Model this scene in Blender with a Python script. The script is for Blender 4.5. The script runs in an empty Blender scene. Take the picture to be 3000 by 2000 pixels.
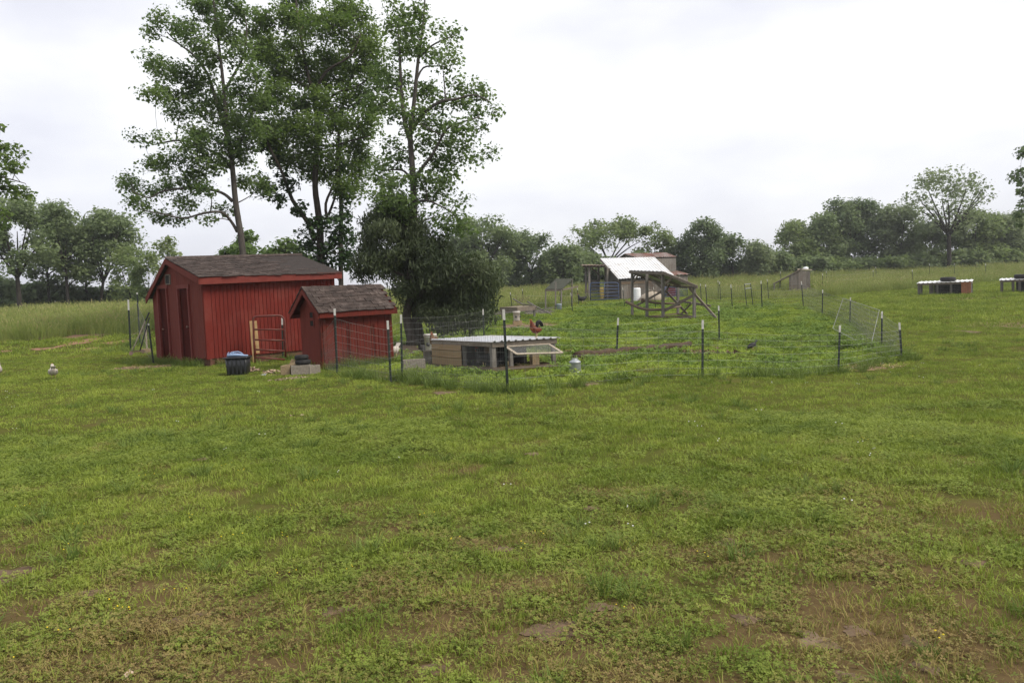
import bpy, math, random
import numpy as np
from mathutils import Vector, Matrix

# ------------------------------------------------------------------ camera, sky, sun, exposure
S = bpy.context.scene
FPX, HOR, ROLL, EYE = 2420.0, 850.0, 0.044, 1.6      # focal length in photo pixels, horizon row, roll, eye height
PITCH = math.atan((1000.0 - HOR) / FPX)
cF = Vector((0, math.cos(PITCH), -math.sin(PITCH)))
_r0 = Vector((1, 0, 0)); _u0 = Vector((0, math.sin(PITCH), math.cos(PITCH)))
cR = _r0 * math.cos(ROLL) - _u0 * math.sin(ROLL)
cU = _r0 * math.sin(ROLL) + _u0 * math.cos(ROLL)
CAM = Vector((0, 0, EYE))
cd = bpy.data.cameras.new('camera'); cam = bpy.data.objects.new('camera', cd)
S.collection.objects.link(cam)
cd.sensor_fit = 'HORIZONTAL'; cd.sensor_width = 22.3; cd.lens = 22.3 * FPX / 3000.0
cd.clip_start = 0.05; cd.clip_end = 6000
m = Matrix((cR, cU, -cF)).transposed().to_4x4(); m.translation = CAM
cam.matrix_world = m
S.camera = cam

SUN_AZ, SUN_EL = math.radians(118), math.radians(46)      # azimuth measured from +Y towards +X
w = bpy.data.worlds.new('World'); S.world = w; w.use_nodes = True
nt = w.node_tree; nt.nodes.clear(); N = nt.nodes; L = nt.links
out = N.new('ShaderNodeOutputWorld'); bg = N.new('ShaderNodeBackground')
sky = N.new('ShaderNodeTexSky'); sky.sky_type = 'NISHITA'; sky.sun_disc = False
sky.sun_elevation = SUN_EL; sky.sun_rotation = SUN_AZ
tc = N.new('ShaderNodeTexCoord'); mp = N.new('ShaderNodeMapping'); mp.inputs['Scale'].default_value = (1, 1, 2.6)
nz = N.new('ShaderNodeTexNoise'); nz.inputs['Scale'].default_value = 1.7; nz.inputs['Detail'].default_value = 5; nz.inputs['Roughness'].default_value = .5
cr = N.new('ShaderNodeValToRGB')
cr.color_ramp.elements[0].position = .4; cr.color_ramp.elements[0].color = (4.45, 4.5, 5.2, 1)
cr.color_ramp.elements[1].position = .62; cr.color_ramp.elements[1].color = (6.7, 6.7, 6.8, 1)
mx = N.new('ShaderNodeMix'); mx.data_type = 'RGBA'; mx.inputs['Factor'].default_value = .93
L.new(tc.outputs['Generated'], mp.inputs['Vector']); L.new(mp.outputs['Vector'], nz.inputs['Vector'])
L.new(nz.outputs['Fac'], cr.inputs['Fac']); L.new(sky.outputs['Color'], mx.inputs['A']); L.new(cr.outputs['Color'], mx.inputs['B'])
L.new(mx.outputs['Result'], bg.inputs['Color']); bg.inputs['Strength'].default_value = .1
L.new(bg.outputs['Background'], out.inputs['Surface'])

sd = bpy.data.lights.new('sun', 'SUN'); sd.energy = 2.0; sd.angle = math.radians(24); sd.color = (1, .93, .8)
sun = bpy.data.objects.new('sun', sd); S.collection.objects.link(sun)
sdir = Vector((math.sin(SUN_AZ) * math.cos(SUN_EL), math.cos(SUN_AZ) * math.cos(SUN_EL), math.sin(SUN_EL)))
sun.rotation_euler = sdir.to_track_quat('Z', 'Y').to_euler(); sun.location = sdir * 60

S.render.engine = 'CYCLES'
S.view_settings.view_transform = 'Standard'; S.view_settings.look = 'None'
S.view_settings.exposure = 0.8; S.view_settings.gamma = 1; S.view_settings.use_curve_mapping = False
S.cycles.use_denoising = True; S.cycles.denoiser = 'OPENIMAGEDENOISE'; S.cycles.denoising_input_passes = 'RGB_ALBEDO_NORMAL'; S.cycles.denoising_prefilter = 'NONE'
S.cycles.max_bounces = 6; S.cycles.diffuse_bounces = 3; S.cycles.glossy_bounces = 2; S.cycles.transmission_bounces = 3; S.cycles.transparent_max_bounces = 6
S.cycles.use_adaptive_sampling = True; S.cycles.adaptive_threshold = 0.008

# ------------------------------------------------------------------ helpers
rng = np.random.default_rng(11); random.seed(5)
COL = S.collection

def _table(pts, sig=2.0):
    ys = np.arange(-60, 400, .5); p = np.array(pts, float)
    v = np.interp(ys, p[:, 0], p[:, 1]); k = np.exp(-.5 * (np.arange(-16, 17) * .5 / sig) ** 2); k /= k.sum()
    return ys, np.convolve(np.pad(v, 16, mode='edge'), k, 'valid')
TL = _table([(-60, 0), (25, 0), (28, .26), (32, .55), (60, 1.35), (90, 1.7), (150, 2), (400, 3)])
TC = _table([(-60, 0), (42, 0), (64, .67), (82, 1.4), (100, 1.65), (150, 2), (400, 3)])
TR = _table([(-60, 0), (9, 0), (14, -.28), (25, -.3), (35, -.02), (49, .28), (71, .8), (95, 1.65), (150, 2.2), (400, 3)])
def sstep(a, b, x):
    t = np.clip((x - a) / (b - a), 0, 1); return t * t * (3 - 2 * t)
def T(x, y):
    x = np.asarray(x, float); y = np.asarray(y, float)
    a = x / np.maximum(y, 6.0)
    wl = sstep(-.24, -.42, a); wr = sstep(.1, .38, a)
    l = np.interp(y, *TL); c = np.interp(y, *TC); r = np.interp(y, *TR)
    z = c * (1 - wl - wr) + l * wl + r * wr
    return z + .03 * np.sin(x * .9 + 1.3) * np.sin(y * .7 + x * .2) + .012 * np.sin(x * 2.7 + y * 1.9)
def Tz(x, y): return float(T(x, y))
def ray(u, v):
    return (cF * FPX + cR * (u - 1500.0) - cU * (v - 1000.0)).normalized()
def P(u, v, Y):
    "point seen at photo pixel (u, v) standing at depth Y"
    d = ray(u, v); return CAM + d * (Y / d.y)
def G(u, v, ymax=200):
    "where the ray through a photo pixel meets the ground"
    d = ray(u, v); y = 2.0
    while y < ymax:
        p = CAM + d * (y / d.y)
        if p.z < Tz(p.x, p.y): break
        y *= 1.01
    lo, hi = y / 1.01, y
    for _ in range(18):
        mid = (lo + hi) / 2; p = CAM + d * (mid / d.y)
        if p.z < Tz(p.x, p.y): hi = mid
        else: lo = mid
    p = CAM + d * (lo / d.y); return Vector((p.x, p.y, Tz(p.x, p.y)))
def GU(u, Y):
    "ground point at depth Y in the column of photo pixel u"
    d = ray(u, HOR + 100); x = d.x / d.y * Y; return Vector((x, Y, Tz(x, Y)))
def px(p):
    d = Vector(p) - CAM; k = FPX / d.dot(cF); return (1500 + d.dot(cR) * k, 1000 - d.dot(cU) * k)
def hor(u): return HOR + ROLL * (1500 - u)

class MB:
    def __init__(s): s.v = []; s.f = []
    def add(s, vs, fs):
        o = len(s.v); s.v += [tuple(v) for v in vs]; s.f += [tuple(i + o for i in f) for f in fs]; return s
    def slab(s, a, b, c, d, n):
        "box from a quad a-b-c-d pushed along the vector n"
        a, b, c, d, n = map(Vector, (a, b, c, d, n))
        return s.add([a, b, c, d, a + n, b + n, c + n, d + n], [(0, 3, 2, 1), (4, 5, 6, 7), (0, 1, 5, 4), (1, 2, 6, 5), (2, 3, 7, 6), (3, 0, 4, 7)])
    def box(s, c, ax, ay, az):
        c, ax, ay, az = map(Vector, (c, ax, ay, az))
        return s.slab(c - ax - ay - az, c + ax - ay - az, c + ax + ay - az, c - ax + ay - az, az * 2)
    def beam(s, p, q, w, h, up=(0, 0, 1)):
        p, q = Vector(p), Vector(q); d = (q - p).normalized(); up = Vector(up)
        if abs(d.dot(up)) > .95: up = Vector((.3, -1, 0))
        sd_ = d.cross(up).normalized(); u2 = sd_.cross(d).normalized()
        return s.slab(p - sd_ * w / 2 - u2 * h / 2, p + sd_ * w / 2 - u2 * h / 2, p + sd_ * w / 2 + u2 * h / 2, p - sd_ * w / 2 + u2 * h / 2, q - p)
    def tube(s, pts, rad, n=8, cap=True):
        pts = [Vector(p) for p in pts]
        if not hasattr(rad, '__len__'): rad = [rad] * len(pts)
        o = len(s.v); ref = Vector((.31, .17, .93)).normalized(); prev = None
        for i, p in enumerate(pts):
            d = (pts[min(i + 1, len(pts) - 1)] - pts[max(i - 1, 0)]).normalized()
            if prev is None:
                x = d.cross(ref if abs(d.dot(ref)) < .9 else Vector((1, 0, 0))).normalized()
            else:
                x = (prev - d * prev.dot(d)); x = x.normalized() if x.length > 1e-6 else d.orthogonal().normalized()
            prev = x; y = d.cross(x)
            for k in range(n):
                a = 2 * math.pi * k / n; s.v.append(tuple(p + (x * math.cos(a) + y * math.sin(a)) * rad[i]))
        for i in range(len(pts) - 1):
            for k in range(n):
                a = o + i * n + k; b = o + i * n + (k + 1) % n; s.f.append((a, b, b + n, a + n))
        if cap:
            s.f.append(tuple(o + k for k in reversed(range(n)))); s.f.append(tuple(o + (len(pts) - 1) * n + k for k in range(n)))
        return s
    def lathe(s, c, prof, n=20, tilt=None):
        c = Vector(c); o = len(s.v); M = tilt or Matrix.Identity(3)
        for r, z in prof:
            for k in range(n):
                a = 2 * math.pi * k / n; s.v.append(tuple(c + M @ Vector((r * math.cos(a), r * math.sin(a), z))))
        for i in range(len(prof) - 1):
            for k in range(n):
                a = o + i * n + k; b = o + i * n + (k + 1) % n; s.f.append((a, b, b + n, a + n))
        s.f.append(tuple(o + k for k in reversed(range(n)))); s.f.append(tuple(o + (len(prof) - 1) * n + k for k in range(n)))
        return s
    def build(s, name, mat, parent=None, smooth=False, bevel=0):
        off = parent['_o'] if parent is not None and '_o' in parent else None
        o_ = Vector(off) if off is not None else Vector((0, 0, 0))
        me = bpy.data.meshes.new(name); me.from_pydata([tuple(Vector(v) - o_) for v in s.v], [], s.f); me.update()
        if smooth: me.polygons.foreach_set('use_smooth', [True] * len(me.polygons))
        ob = bpy.data.objects.new(name, me); COL.objects.link(ob)
        if mat is not None: me.materials.append(mat)
        if parent is not None:
            ob.parent = parent; ob['_o'] = tuple(o_)
        if bevel:
            b = ob.modifiers.new('bevel', 'BEVEL'); b.width = bevel; b.segments = 2; b.limit_method = 'ANGLE'
        return ob
def npmesh(name, V, F, mat, parent=None, attrs=None, smooth=False):
    "mesh from numpy arrays; F is a list of (faces x k) index arrays"
    off = np.array(parent['_o']) if parent is not None and '_o' in parent else np.zeros(3)
    me = bpy.data.meshes.new(name); V = (np.asarray(V, np.float32) - off.astype(np.float32))
    me.vertices.add(len(V)); me.vertices.foreach_set('co', V.ravel())
    loops = np.concatenate([f.ravel() for f in F]).astype(np.int32)
    tot = np.concatenate([np.full(len(f), f.shape[1]) for f in F]).astype(np.int32)
    st = np.concatenate([[0], np.cumsum(tot)[:-1]]).astype(np.int32)
    me.loops.add(len(loops)); me.loops.foreach_set('vertex_index', loops)
    me.polygons.add(len(tot)); me.polygons.foreach_set('loop_start', st); me.polygons.foreach_set('loop_total', tot)
    if smooth: me.polygons.foreach_set('use_smooth', np.ones(len(tot), bool))
    for k, a in (attrs or {}).items():
        at = me.attributes.new(k, 'FLOAT', 'POINT'); at.data.foreach_set('value', np.asarray(a, np.float32))
    me.update(calc_edges=True)
    ob = bpy.data.objects.new(name, me)
    if mat is not None: me.materials.append(mat)
    if parent is not None: ob.parent = parent; ob['_o'] = tuple(off)
    return ob
def link(o): COL.objects.link(o); return o
def thing(name, loc, label, cat, group=None):
    o = bpy.data.objects.new(name, None); COL.objects.link(o); o.location = loc; o['_o'] = tuple(loc)
    o.empty_display_size = .1
    o['label'] = label; o['category'] = cat
    if group: o['group'] = group
    return o
def tag(o, label=None, cat=None, group=None, kind=None):
    if label: o['label'] = label
    if cat: o['category'] = cat
    if group: o['group'] = group
    if kind: o['kind'] = kind
    return o
def copy_tree(o, parent=None):
    c = o.copy(); COL.objects.link(c)
    if parent is not None: c.parent = parent
    for ch in list(o.children): copy_tree(ch, c)
    return c

# ------------------------------------------------------------------ materials
MATS = {}
def nodes(name):
    m_ = bpy.data.materials.new(name); m_.use_nodes = True; t = m_.node_tree
    b = t.nodes['Principled BSDF']; return m_, t, b
def mat(name, c1, c2=None, scale=8, rough=.8, stretch=(1, 1, 1), metal=0, bump=.0, bscale=None, var=0.0, lo=.35, hi=.68, c3=None, s3=1.2, detail=6, spec=.3):
    "two-tone noise material in world space, optional third colour in larger patches, optional change from piece to piece"
    m_, t, b = nodes(name); n, l = t.nodes, t.links
    geo = n.new('ShaderNodeNewGeometry'); mp_ = n.new('ShaderNodeMapping'); mp_.inputs['Scale'].default_value = stretch
    l.new(geo.outputs['Position'], mp_.inputs['Vector'])
    nz_ = n.new('ShaderNodeTexNoise'); nz_.inputs['Scale'].default_value = scale; nz_.inputs['Detail'].default_value = detail; nz_.inputs['Roughness'].default_value = .62
    l.new(mp_.outputs['Vector'], nz_.inputs['Vector'])
    rp = n.new('ShaderNodeValToRGB'); rp.color_ramp.elements[0].position = lo; rp.color_ramp.elements[1].position = hi
    rp.color_ramp.elements[0].color = (*c1, 1); rp.color_ramp.elements[1].color = (*(c2 or c1), 1)
    l.new(nz_.outputs['Fac'], rp.inputs['Fac']); col = rp.outputs['Color']
    if c3:
        n3 = n.new('ShaderNodeTexNoise'); n3.inputs['Scale'].default_value = s3; n3.inputs['Detail'].default_value = 5; n3.inputs['Roughness'].default_value = .65
        l.new(geo.outputs['Position'], n3.inputs['Vector'])
        r3 = n.new('ShaderNodeValToRGB'); r3.color_ramp.elements[0].position = .5; r3.color_ramp.elements[1].position = .66
        l.new(n3.outputs['Fac'], r3.inputs['Fac'])
        mx3 = n.new('ShaderNodeMix'); mx3.data_type = 'RGBA'; l.new(r3.outputs['Color'], mx3.inputs['Factor']); l.new(col, mx3.inputs['A']); mx3.inputs['B'].default_value = (*c3, 1)
        col = mx3.outputs['Result']
    if var:
        oi = n.new('ShaderNodeObjectInfo'); mr = n.new('ShaderNodeMapRange'); mr.inputs['To Min'].default_value = 1 - var; mr.inputs['To Max'].default_value = 1 + var
        l.new(oi.outputs['Random'], mr.inputs['Value'])
        hs = n.new('ShaderNodeHueSaturation'); l.new(mr.outputs['Result'], hs.inputs['Value']); l.new(col, hs.inputs['Color']); col = hs.outputs['Color']
    l.new(col, b.inputs['Base Color']); b.inputs['Roughness'].default_value = rough; b.inputs['Metallic'].default_value = metal
    b.inputs['Specular IOR Level'].default_value = spec
    if bump:
        bp = n.new('ShaderNodeBump'); bp.inputs['Strength'].default_value = bump; bp.inputs['Distance'].default_value = .02
        if bscale:
            nb = n.new('ShaderNodeTexNoise'); nb.inputs['Scale'].default_value = bscale; nb.inputs['Detail'].default_value = 4
            l.new(mp_.outputs['Vector'], nb.inputs['Vector']); l.new(nb.outputs['Fac'], bp.inputs['Height'])
        else: l.new(nz_.outputs['Fac'], bp.inputs['Height'])
        l.new(bp.outputs['Normal'], b.inputs['Normal'])
    MATS[name] = m_; return m_
def leafmat(name, c1, c2, trans=.35, scale=.9, attr='rnd', c3=None, rough=.55):
    "leaf: colour drifts between c1 and c2 with a per-leaf value and a slow noise; light passes through"
    m_, t, b = nodes(name); n, l = t.nodes, t.links
    geo = n.new('ShaderNodeNewGeometry'); nz_ = n.new('ShaderNodeTexNoise'); nz_.inputs['Scale'].default_value = scale; nz_.inputs['Detail'].default_value = 3
    l.new(geo.outputs['Position'], nz_.inputs['Vector'])
    at = n.new('ShaderNodeAttribute'); at.attribute_name = attr
    ad = n.new('ShaderNodeMath'); ad.operation = 'MULTIPLY_ADD'; ad.inputs[1].default_value = .55
    l.new(at.outputs['Fac'], ad.inputs[0])
    sc = n.new('ShaderNodeMath'); sc.operation = 'MULTIPLY_ADD'; sc.inputs[1].default_value = 1.5; sc.inputs[2].default_value = -.53
    l.new(nz_.outputs['Fac'], sc.inputs[0]); l.new(sc.outputs[0], ad.inputs[2])
    mx_ = n.new('ShaderNodeMix'); mx_.data_type = 'RGBA'; mx_.clamp_factor = True
    mx_.inputs['A'].default_value = (*c1, 1); mx_.inputs['B'].default_value = (*c2, 1); l.new(ad.outputs[0], mx_.inputs['Factor'])
    col = mx_.outputs['Result']
    l.new(col, b.inputs['Base Color']); b.inputs['Roughness'].default_value = rough; b.inputs['Specular IOR Level'].default_value = .25
    tr = n.new('ShaderNodeBsdfTranslucent'); hs = n.new('ShaderNodeHueSaturation'); hs.inputs['Saturation'].default_value = 1.15; hs.inputs['Value'].default_value = 1.2
    l.new(col, hs.inputs['Color']); l.new(hs.outputs['Color'], tr.inputs['Color'])
    ms = n.new('ShaderNodeMixShader'); ms.inputs['Fac'].default_value = trans
    l.new(b.outputs['BSDF'], ms.inputs[1]); l.new(tr.outputs['BSDF'], ms.inputs[2]); l.new(ms.outputs['Shader'], n['Material Output'].inputs['Surface'])
    MATS[name] = m_; return m_

mat('red_paint', (.118, .0155, .011), (.155, .023, .016), 5, .85, (3, 3, .5), var=.09, bump=.15, bscale=30, c3=(.165, .036, .027), s3=1.3, spec=.15)
mat('red_gable', (.118, .019, .012), (.155, .028, .017), 5, .88, (3, 3, .4), var=.07, bump=.2, bscale=30)
mat('red_trim', (.135, .02, .014), (.175, .032, .022), 6, .75, (1, 1, 1), bump=.1, bscale=40, c3=(.16, .03, .022), s3=3)
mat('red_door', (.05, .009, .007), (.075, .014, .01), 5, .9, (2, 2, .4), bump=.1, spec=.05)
mat('red_worn', (.085, .0145, .01), (.125, .022, .015), 7, .9, (5, 5, .6), var=.12, bump=.25, bscale=25, c3=(.06, .022, .014), s3=2.2, spec=.15)
mat('skirting', (.1, .045, .03), (.15, .075, .05), 6, .9, (1, 1, 3), bump=.3)
mat('shingle', (.028, .02, .017), (.072, .053, .045), 55, .95, var=.3, bump=.5, bscale=160, c3=(.1, .077, .067), s3=7)
mat('roof_felt', (.03, .024, .022), (.05, .04, .036), 20, .95)
mat('dark', (.012, .011, .01), (.02, .018, .016), 5, .9)
mat('wood_grey', (.12, .108, .096), (.23, .21, .188), 9, .9, (6, 6, .6), var=.18, bump=.35, c3=(.13, .11, .09), s3=2.5)
mat('wood_greyh', (.115, .095, .075), (.23, .19, .155), 9, .9, (1.5, 1.5, 6), var=.15, bump=.3, c3=(.13, .1, .075), s3=2.5)
mat('wood_barn', (.1, .088, .075), (.2, .18, .155), 7, .9, (5, 5, .4), var=.25, bump=.3, c3=(.13, .1, .078), s3=1.3)
mat('wood_fresh', (.42, .27, .12), (.55, .38, .19), 9, .75, (5, 5, .5), bump=.1)
mat('wood_brown', (.12, .085, .058), (.19, .14, .095), 8, .9, (2, 2, 4), bump=.25)
mat('wood_pale', (.3, .25, .19), (.45, .39, .31), 10, .85, (2, 2, 2), bump=.2)
mat('bark', (.035, .028, .022), (.085, .07, .056), 14, .95, (1, 1, .25), bump=.8, detail=8)
mat('bark_grey', (.05, .043, .038), (.105, .092, .08), 14, .95, (1, 1, .25), bump=.8, detail=8)
mat('bark_far', (.022, .019, .016), (.05, .043, .036), 5, .95)
mat('metal_white', (.6, .61, .62), (.76, .76, .76), 3, .45, (1, 1, 1), metal=.0, var=.05, spec=.45, c3=(.5, .48, .45), s3=1.6)
mat('metal_galv', (.3, .32, .34), (.42, .44, .45), 12, .45, metal=.5)
mat('metal_rust', (.16, .06, .035), (.33, .29, .26), 1.6, .7, (1, .35, .35), metal=.1, c3=(.24, .09, .055), s3=.9)
mat('metal_tan', (.26, .178, .098), (.3, .21, .12), 3, .5, var=.05, spec=.4)
mat('wire', (.27, .27, .26), (.38, .38, .365), 3, .5, metal=.4)
mat('wire_thin', (.12, .12, .115), (.2, .2, .19), 3, .5, metal=.4)
mat('post_green', (.01, .016, .013), (.022, .032, .025), 14, .55, spec=.4)
mat('post_tip', (.42, .41, .38), (.58, .57, .54), 16, .6)
mat('gate_red', (.09, .014, .01), (.14, .026, .018), 12, .5, c3=(.11, .05, .035), s3=8, spec=.4)
mat('gate_blue', (.03, .055, .13), (.06, .085, .16), 9, .45, spec=.4)
mat('rubber', (.012, .012, .012), (.025, .024, .023), 14, .75, bump=.2)
mat('plastic_black', (.014, .015, .017), (.022, .023, .026), 6, .4, spec=.5)
mat('plastic_blue', (.2, .29, .45), (.27, .36, .52), 6, .4, spec=.5)
mat('plastic_white', (.55, .53, .48), (.66, .64, .6), 5, .45, c3=(.5, .44, .36), s3=4, spec=.5)
mat('plastic_drum', (.68, .7, .72), (.78, .79, .8), 5, .4, spec=.5)
mat('plastic_yellow', (.6, .42, .08), (.68, .5, .14), 5, .45)
mat('concrete', (.17, .148, .12), (.26, .23, .19), 30, .95, bump=.4, var=.12)
mat('concrete_tan', (.24, .175, .1), (.32, .245, .15), 26, .95, bump=.4)
mat('soil', (.11, .072, .042), (.18, .12, .074), 9, 1, bump=.7, bscale=22, c3=(.21, .15, .095), s3=3)
mat('soil_dark', (.05, .034, .022), (.1, .068, .042), 12, 1, bump=.7, bscale=22)
mat('soil_red', (.21, .115, .066), (.29, .165, .098), 9, 1, bump=.7, bscale=22)
mat('feather_white', (.4, .36, .31), (.55, .51, .46), 30, .9, bump=.5, c3=(.25, .2, .17), s3=9)
mat('feather_black', (.01, .01, .011), (.028, .026, .026), 40, .6, bump=.5)
mat('feather_brown', (.1, .05, .025), (.2, .11, .055), 45, .8, bump=.5)
mat('feather_red', (.085, .016, .007), (.16, .036, .012), 35, .6, bump=.5)
mat('feather_orange', (.33, .105, .018), (.46, .17, .035), 45, .6, (1, 1, .4), bump=.4)
mat('comb', (.45, .03, .02), (.55, .05, .035), 20, .6)
mat('horn', (.4, .3, .14), (.5, .38, .2), 20, .6)
mat('eye', (.01, .008, .006), None, 5, .2)
mat('straw', (.36, .26, .13), (.5, .39, .22), 30, .9, var=.2)
mat('litter', (.3, .2, .14), (.48, .38, .29), 18, .9, var=.2)
mat('paper', (.5, .5, .55), (.6, .6, .63), 10, .8)
leafmat('leaf_main', (.055, .1, .032), (.21, .285, .1), .55)
leafmat('leaf_olive', (.05, .096, .026), (.205, .278, .08), .55)
leafmat('leaf_ivy', (.02, .045, .013), (.05, .095, .026), .3)
leafmat('leaf_cedar', (.032, .048, .021), (.098, .122, .055), .3)
leafmat('leaf_far', (.125, .175, .082), (.25, .305, .145), .5, .35)
leafmat('leaf_fard', (.095, .14, .072), (.2, .25, .12), .5, .35)
leafmat('leaf_farp', (.135, .19, .075), (.26, .31, .135), .5, .35)
leafmat('leaf_pale', (.15, .19, .105), (.26, .31, .165), .55, .35)
leafmat('leaf_weed', (.04, .085, .014), (.1, .175, .03), .3)
# ------------------------------------------------------------------ lawn colours (shared by soil sheet and blades)
def lawn_nodes(t, A, B, D, dry_bias=0.0, blade=True, near_dry=.3):
    n, l = t.nodes, t.links
    geo = n.new('ShaderNodeNewGeometry'); sx = n.new('ShaderNodeSeparateXYZ'); l.new(geo.outputs['Position'], sx.inputs[0])
    def noise(s, d=4, r=.6):
        q = n.new('ShaderNodeTexNoise'); q.inputs['Scale'].default_value = s; q.inputs['Detail'].default_value = d; q.inputs['Roughness'].default_value = r
        l.new(geo.outputs['Position'], q.inputs['Vector']); return q.outputs['Fac']
    def math_(op, a, b=None, c=None):
        q = n.new('ShaderNodeMath'); q.operation = op
        for i, k in enumerate((a, b, c)):
            if k is None: continue
            if isinstance(k, (int, float)): q.inputs[i].default_value = k
            else: l.new(k, q.inputs[i])
        return q.outputs[0]
    def mr(v, a, b, c, d):
        q = n.new('ShaderNodeMapRange'); q.interpolation_type = 'SMOOTHSTEP'
        for i, k in zip(('From Min', 'From Max', 'To Min', 'To Max'), (a, b, c, d)): q.inputs[i].default_value = k
        l.new(v, q.inputs['Value']); return q.outputs[0]
    def mix(f, a, b):
        q = n.new('ShaderNodeMix'); q.data_type = 'RGBA'; q.clamp_factor = True; l.new(f, q.inputs['Factor'])
        for k, s in ((a, 'A'), (b, 'B')):
            if isinstance(k, tuple): q.inputs[s].default_value = (*k, 1)
            else: l.new(k, q.inputs[s])
        return q.outputs['Result']
    patch = mr(math_('MULTIPLY_ADD', noise(3.2, 4, .6), .45, math_('MULTIPLY', noise(.55, 5, .62), .6)), .38, .66, 0, 1)
    fine = noise(2.6, 4, .6)
    if blade:
        at = n.new('ShaderNodeAttribute'); at.attribute_name = 'rnd'
        fine = math_('MULTIPLY_ADD', at.outputs['Fac'], .6, math_('MULTIPLY', fine, .45))
    green = mix(math_('MULTIPLY_ADD', patch, .6, math_('MULTIPLY', fine, .5)), A, B)
    near = mr(sx.outputs['Y'], 2.5, 9.0, near_dry, 0.0)
    dsum = math_('ADD', math_('ADD', math_('MULTIPLY', noise(.9, 6, .66), 1.0), near), dry_bias)
    if blade: dsum = math_('MULTIPLY_ADD', at.outputs['Fac'], .2, math_('ADD', dsum, -.1))
    dry = mr(dsum, .56, .78, 0, .9)
    return mix(dry, green, D)
def lawn_material(name, A, B, D, dry_bias=0.0, blade=True, trans=.3, near_dry=.3, rough=.6):
    m_, t, b = nodes(name); n, l = t.nodes, t.links
    col = lawn_nodes(t, A, B, D, dry_bias, blade, near_dry)
    l.new(col, b.inputs['Base Color']); b.inputs['Roughness'].default_value = rough; b.inputs['Specular IOR Level'].default_value = .2
    if blade:
        tr = n.new('ShaderNodeBsdfTranslucent'); l.new(col, tr.inputs['Color']); ms = n.new('ShaderNodeMixShader'); ms.inputs['Fac'].default_value = trans
        l.new(b.outputs['BSDF'], ms.inputs[1]); l.new(tr.outputs['BSDF'], ms.inputs[2]); l.new(ms.outputs['Shader'], n['Material Output'].inputs['Surface'])
    else:
        b.inputs['Specular IOR Level'].default_value = 0.0; b.inputs['Roughness'].default_value = 1.0
        q = n.new('ShaderNodeTexNoise'); q.inputs['Scale'].default_value = 14; q.inputs['Detail'].default_value = 6
        bp = n.new('ShaderNodeBump'); bp.inputs['Strength'].default_value = .8; bp.inputs['Distance'].default_value = .05
        l.new(q.outputs['Fac'], bp.inputs['Height']); l.new(bp.outputs['Normal'], b.inputs['Normal'])
    MATS[name] = m_; return m_
LA, LB, LD = (.088, .152, .015), (.33, .395, .064), (.32, .23, .095)
lawn_material('ground', (.06, .075, .015), (.1, .1, .028), (.12, .08, .042), 0, blade=False)
lawn_material('lawn_blade', LA, LB, LD, -.05, near_dry=.2)
lawn_material('medic_leaf', (.09, .15, .016), (.28, .335, .06), (.27, .19, .08), -.05, near_dry=.19)
lawn_material('tuft_blade', (.08, .14, .022), (.2, .26, .06), (.28, .24, .1), -.3, near_dry=.1)
lawn_material('paddock_blade', (.125, .205, .018), (.33, .415, .058), (.32, .25, .095), -.05, near_dry=0)
lawn_material('paddock_weed', (.09, .16, .022), (.2, .285, .048), (.24, .24, .07), -.25, near_dry=0)
lawn_material('field_blade', (.16, .225, .042), (.28, .315, .09), (.36, .32, .14), -.08, near_dry=0)

# ------------------------------------------------------------------ ground sheet
def axis(lo, hi, fine_lo, fine_hi, step, grow=1.12):
    c = list(np.arange(fine_lo, fine_hi + 1e-6, step)); s = step
    while c[-1] < hi: s *= grow; c.append(c[-1] + s)
    s = step; a = [fine_lo]
    while a[-1] > lo: s *= grow; a.append(a[-1] - s)
    return np.array(a[:0:-1] + c)
gx = axis(-600, 600, -14, 14, .28); gy = axis(-100, 900, 0, 40, .28, 1.1)
XX, YY = np.meshgrid(gx, gy); ZZ = T(XX, YY)
nx, ny = len(gx), len(gy); ii = np.arange(nx * ny).reshape(ny, nx)
F = np.stack([ii[:-1, :-1], ii[:-1, 1:], ii[1:, 1:], ii[1:, :-1]], -1).reshape(-1, 4)
lawn = link(npmesh('ground', np.stack([XX, YY, ZZ], -1).reshape(-1, 3), [F], MATS['ground'], smooth=True))
tag(lawn, 'mown lawn rising gently to hay fields behind', kind='structure')

# ------------------------------------------------------------------ where things grow
def gxy(u, v): p = G(u, v); return (p.x, p.y)
def inpoly(x, y, poly):
    r = np.zeros(len(x), bool); n_ = len(poly); j = n_ - 1
    for i in range(n_):
        xi, yi = poly[i]; xj, yj = poly[j]
        c = ((yi > y) != (yj > y)) & (x < (xj - xi) * (y - yi) / (yj - yi + 1e-12) + xi); r ^= c; j = i
    return r
class VNoise:
    def __init__(s, seed): s.g = np.random.default_rng(seed).random((64, 64))
    def one(s, x, y):
        xi = np.floor(x).astype(int); yi = np.floor(y).astype(int); fx = x - xi; fy = y - yi
        fx = fx * fx * (3 - 2 * fx); fy = fy * fy * (3 - 2 * fy); g = s.g
        return (g[yi % 64, xi % 64] * (1 - fx) + g[yi % 64, (xi + 1) % 64] * fx) * (1 - fy) + (g[(yi + 1) % 64, xi % 64] * (1 - fx) + g[(yi + 1) % 64, (xi + 1) % 64] * fx) * fy
    def __call__(s, x, y, f=1.0, o=3):
        r = 0; a = .5; t = 0
        for k in range(o): r = r + a * s.one(x * f + 17.3 * k, y * f + 9.1 * k); t += a; a *= .55; f *= 2.03
        return r / t
VN = [VNoise(k) for k in range(6)]

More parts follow.
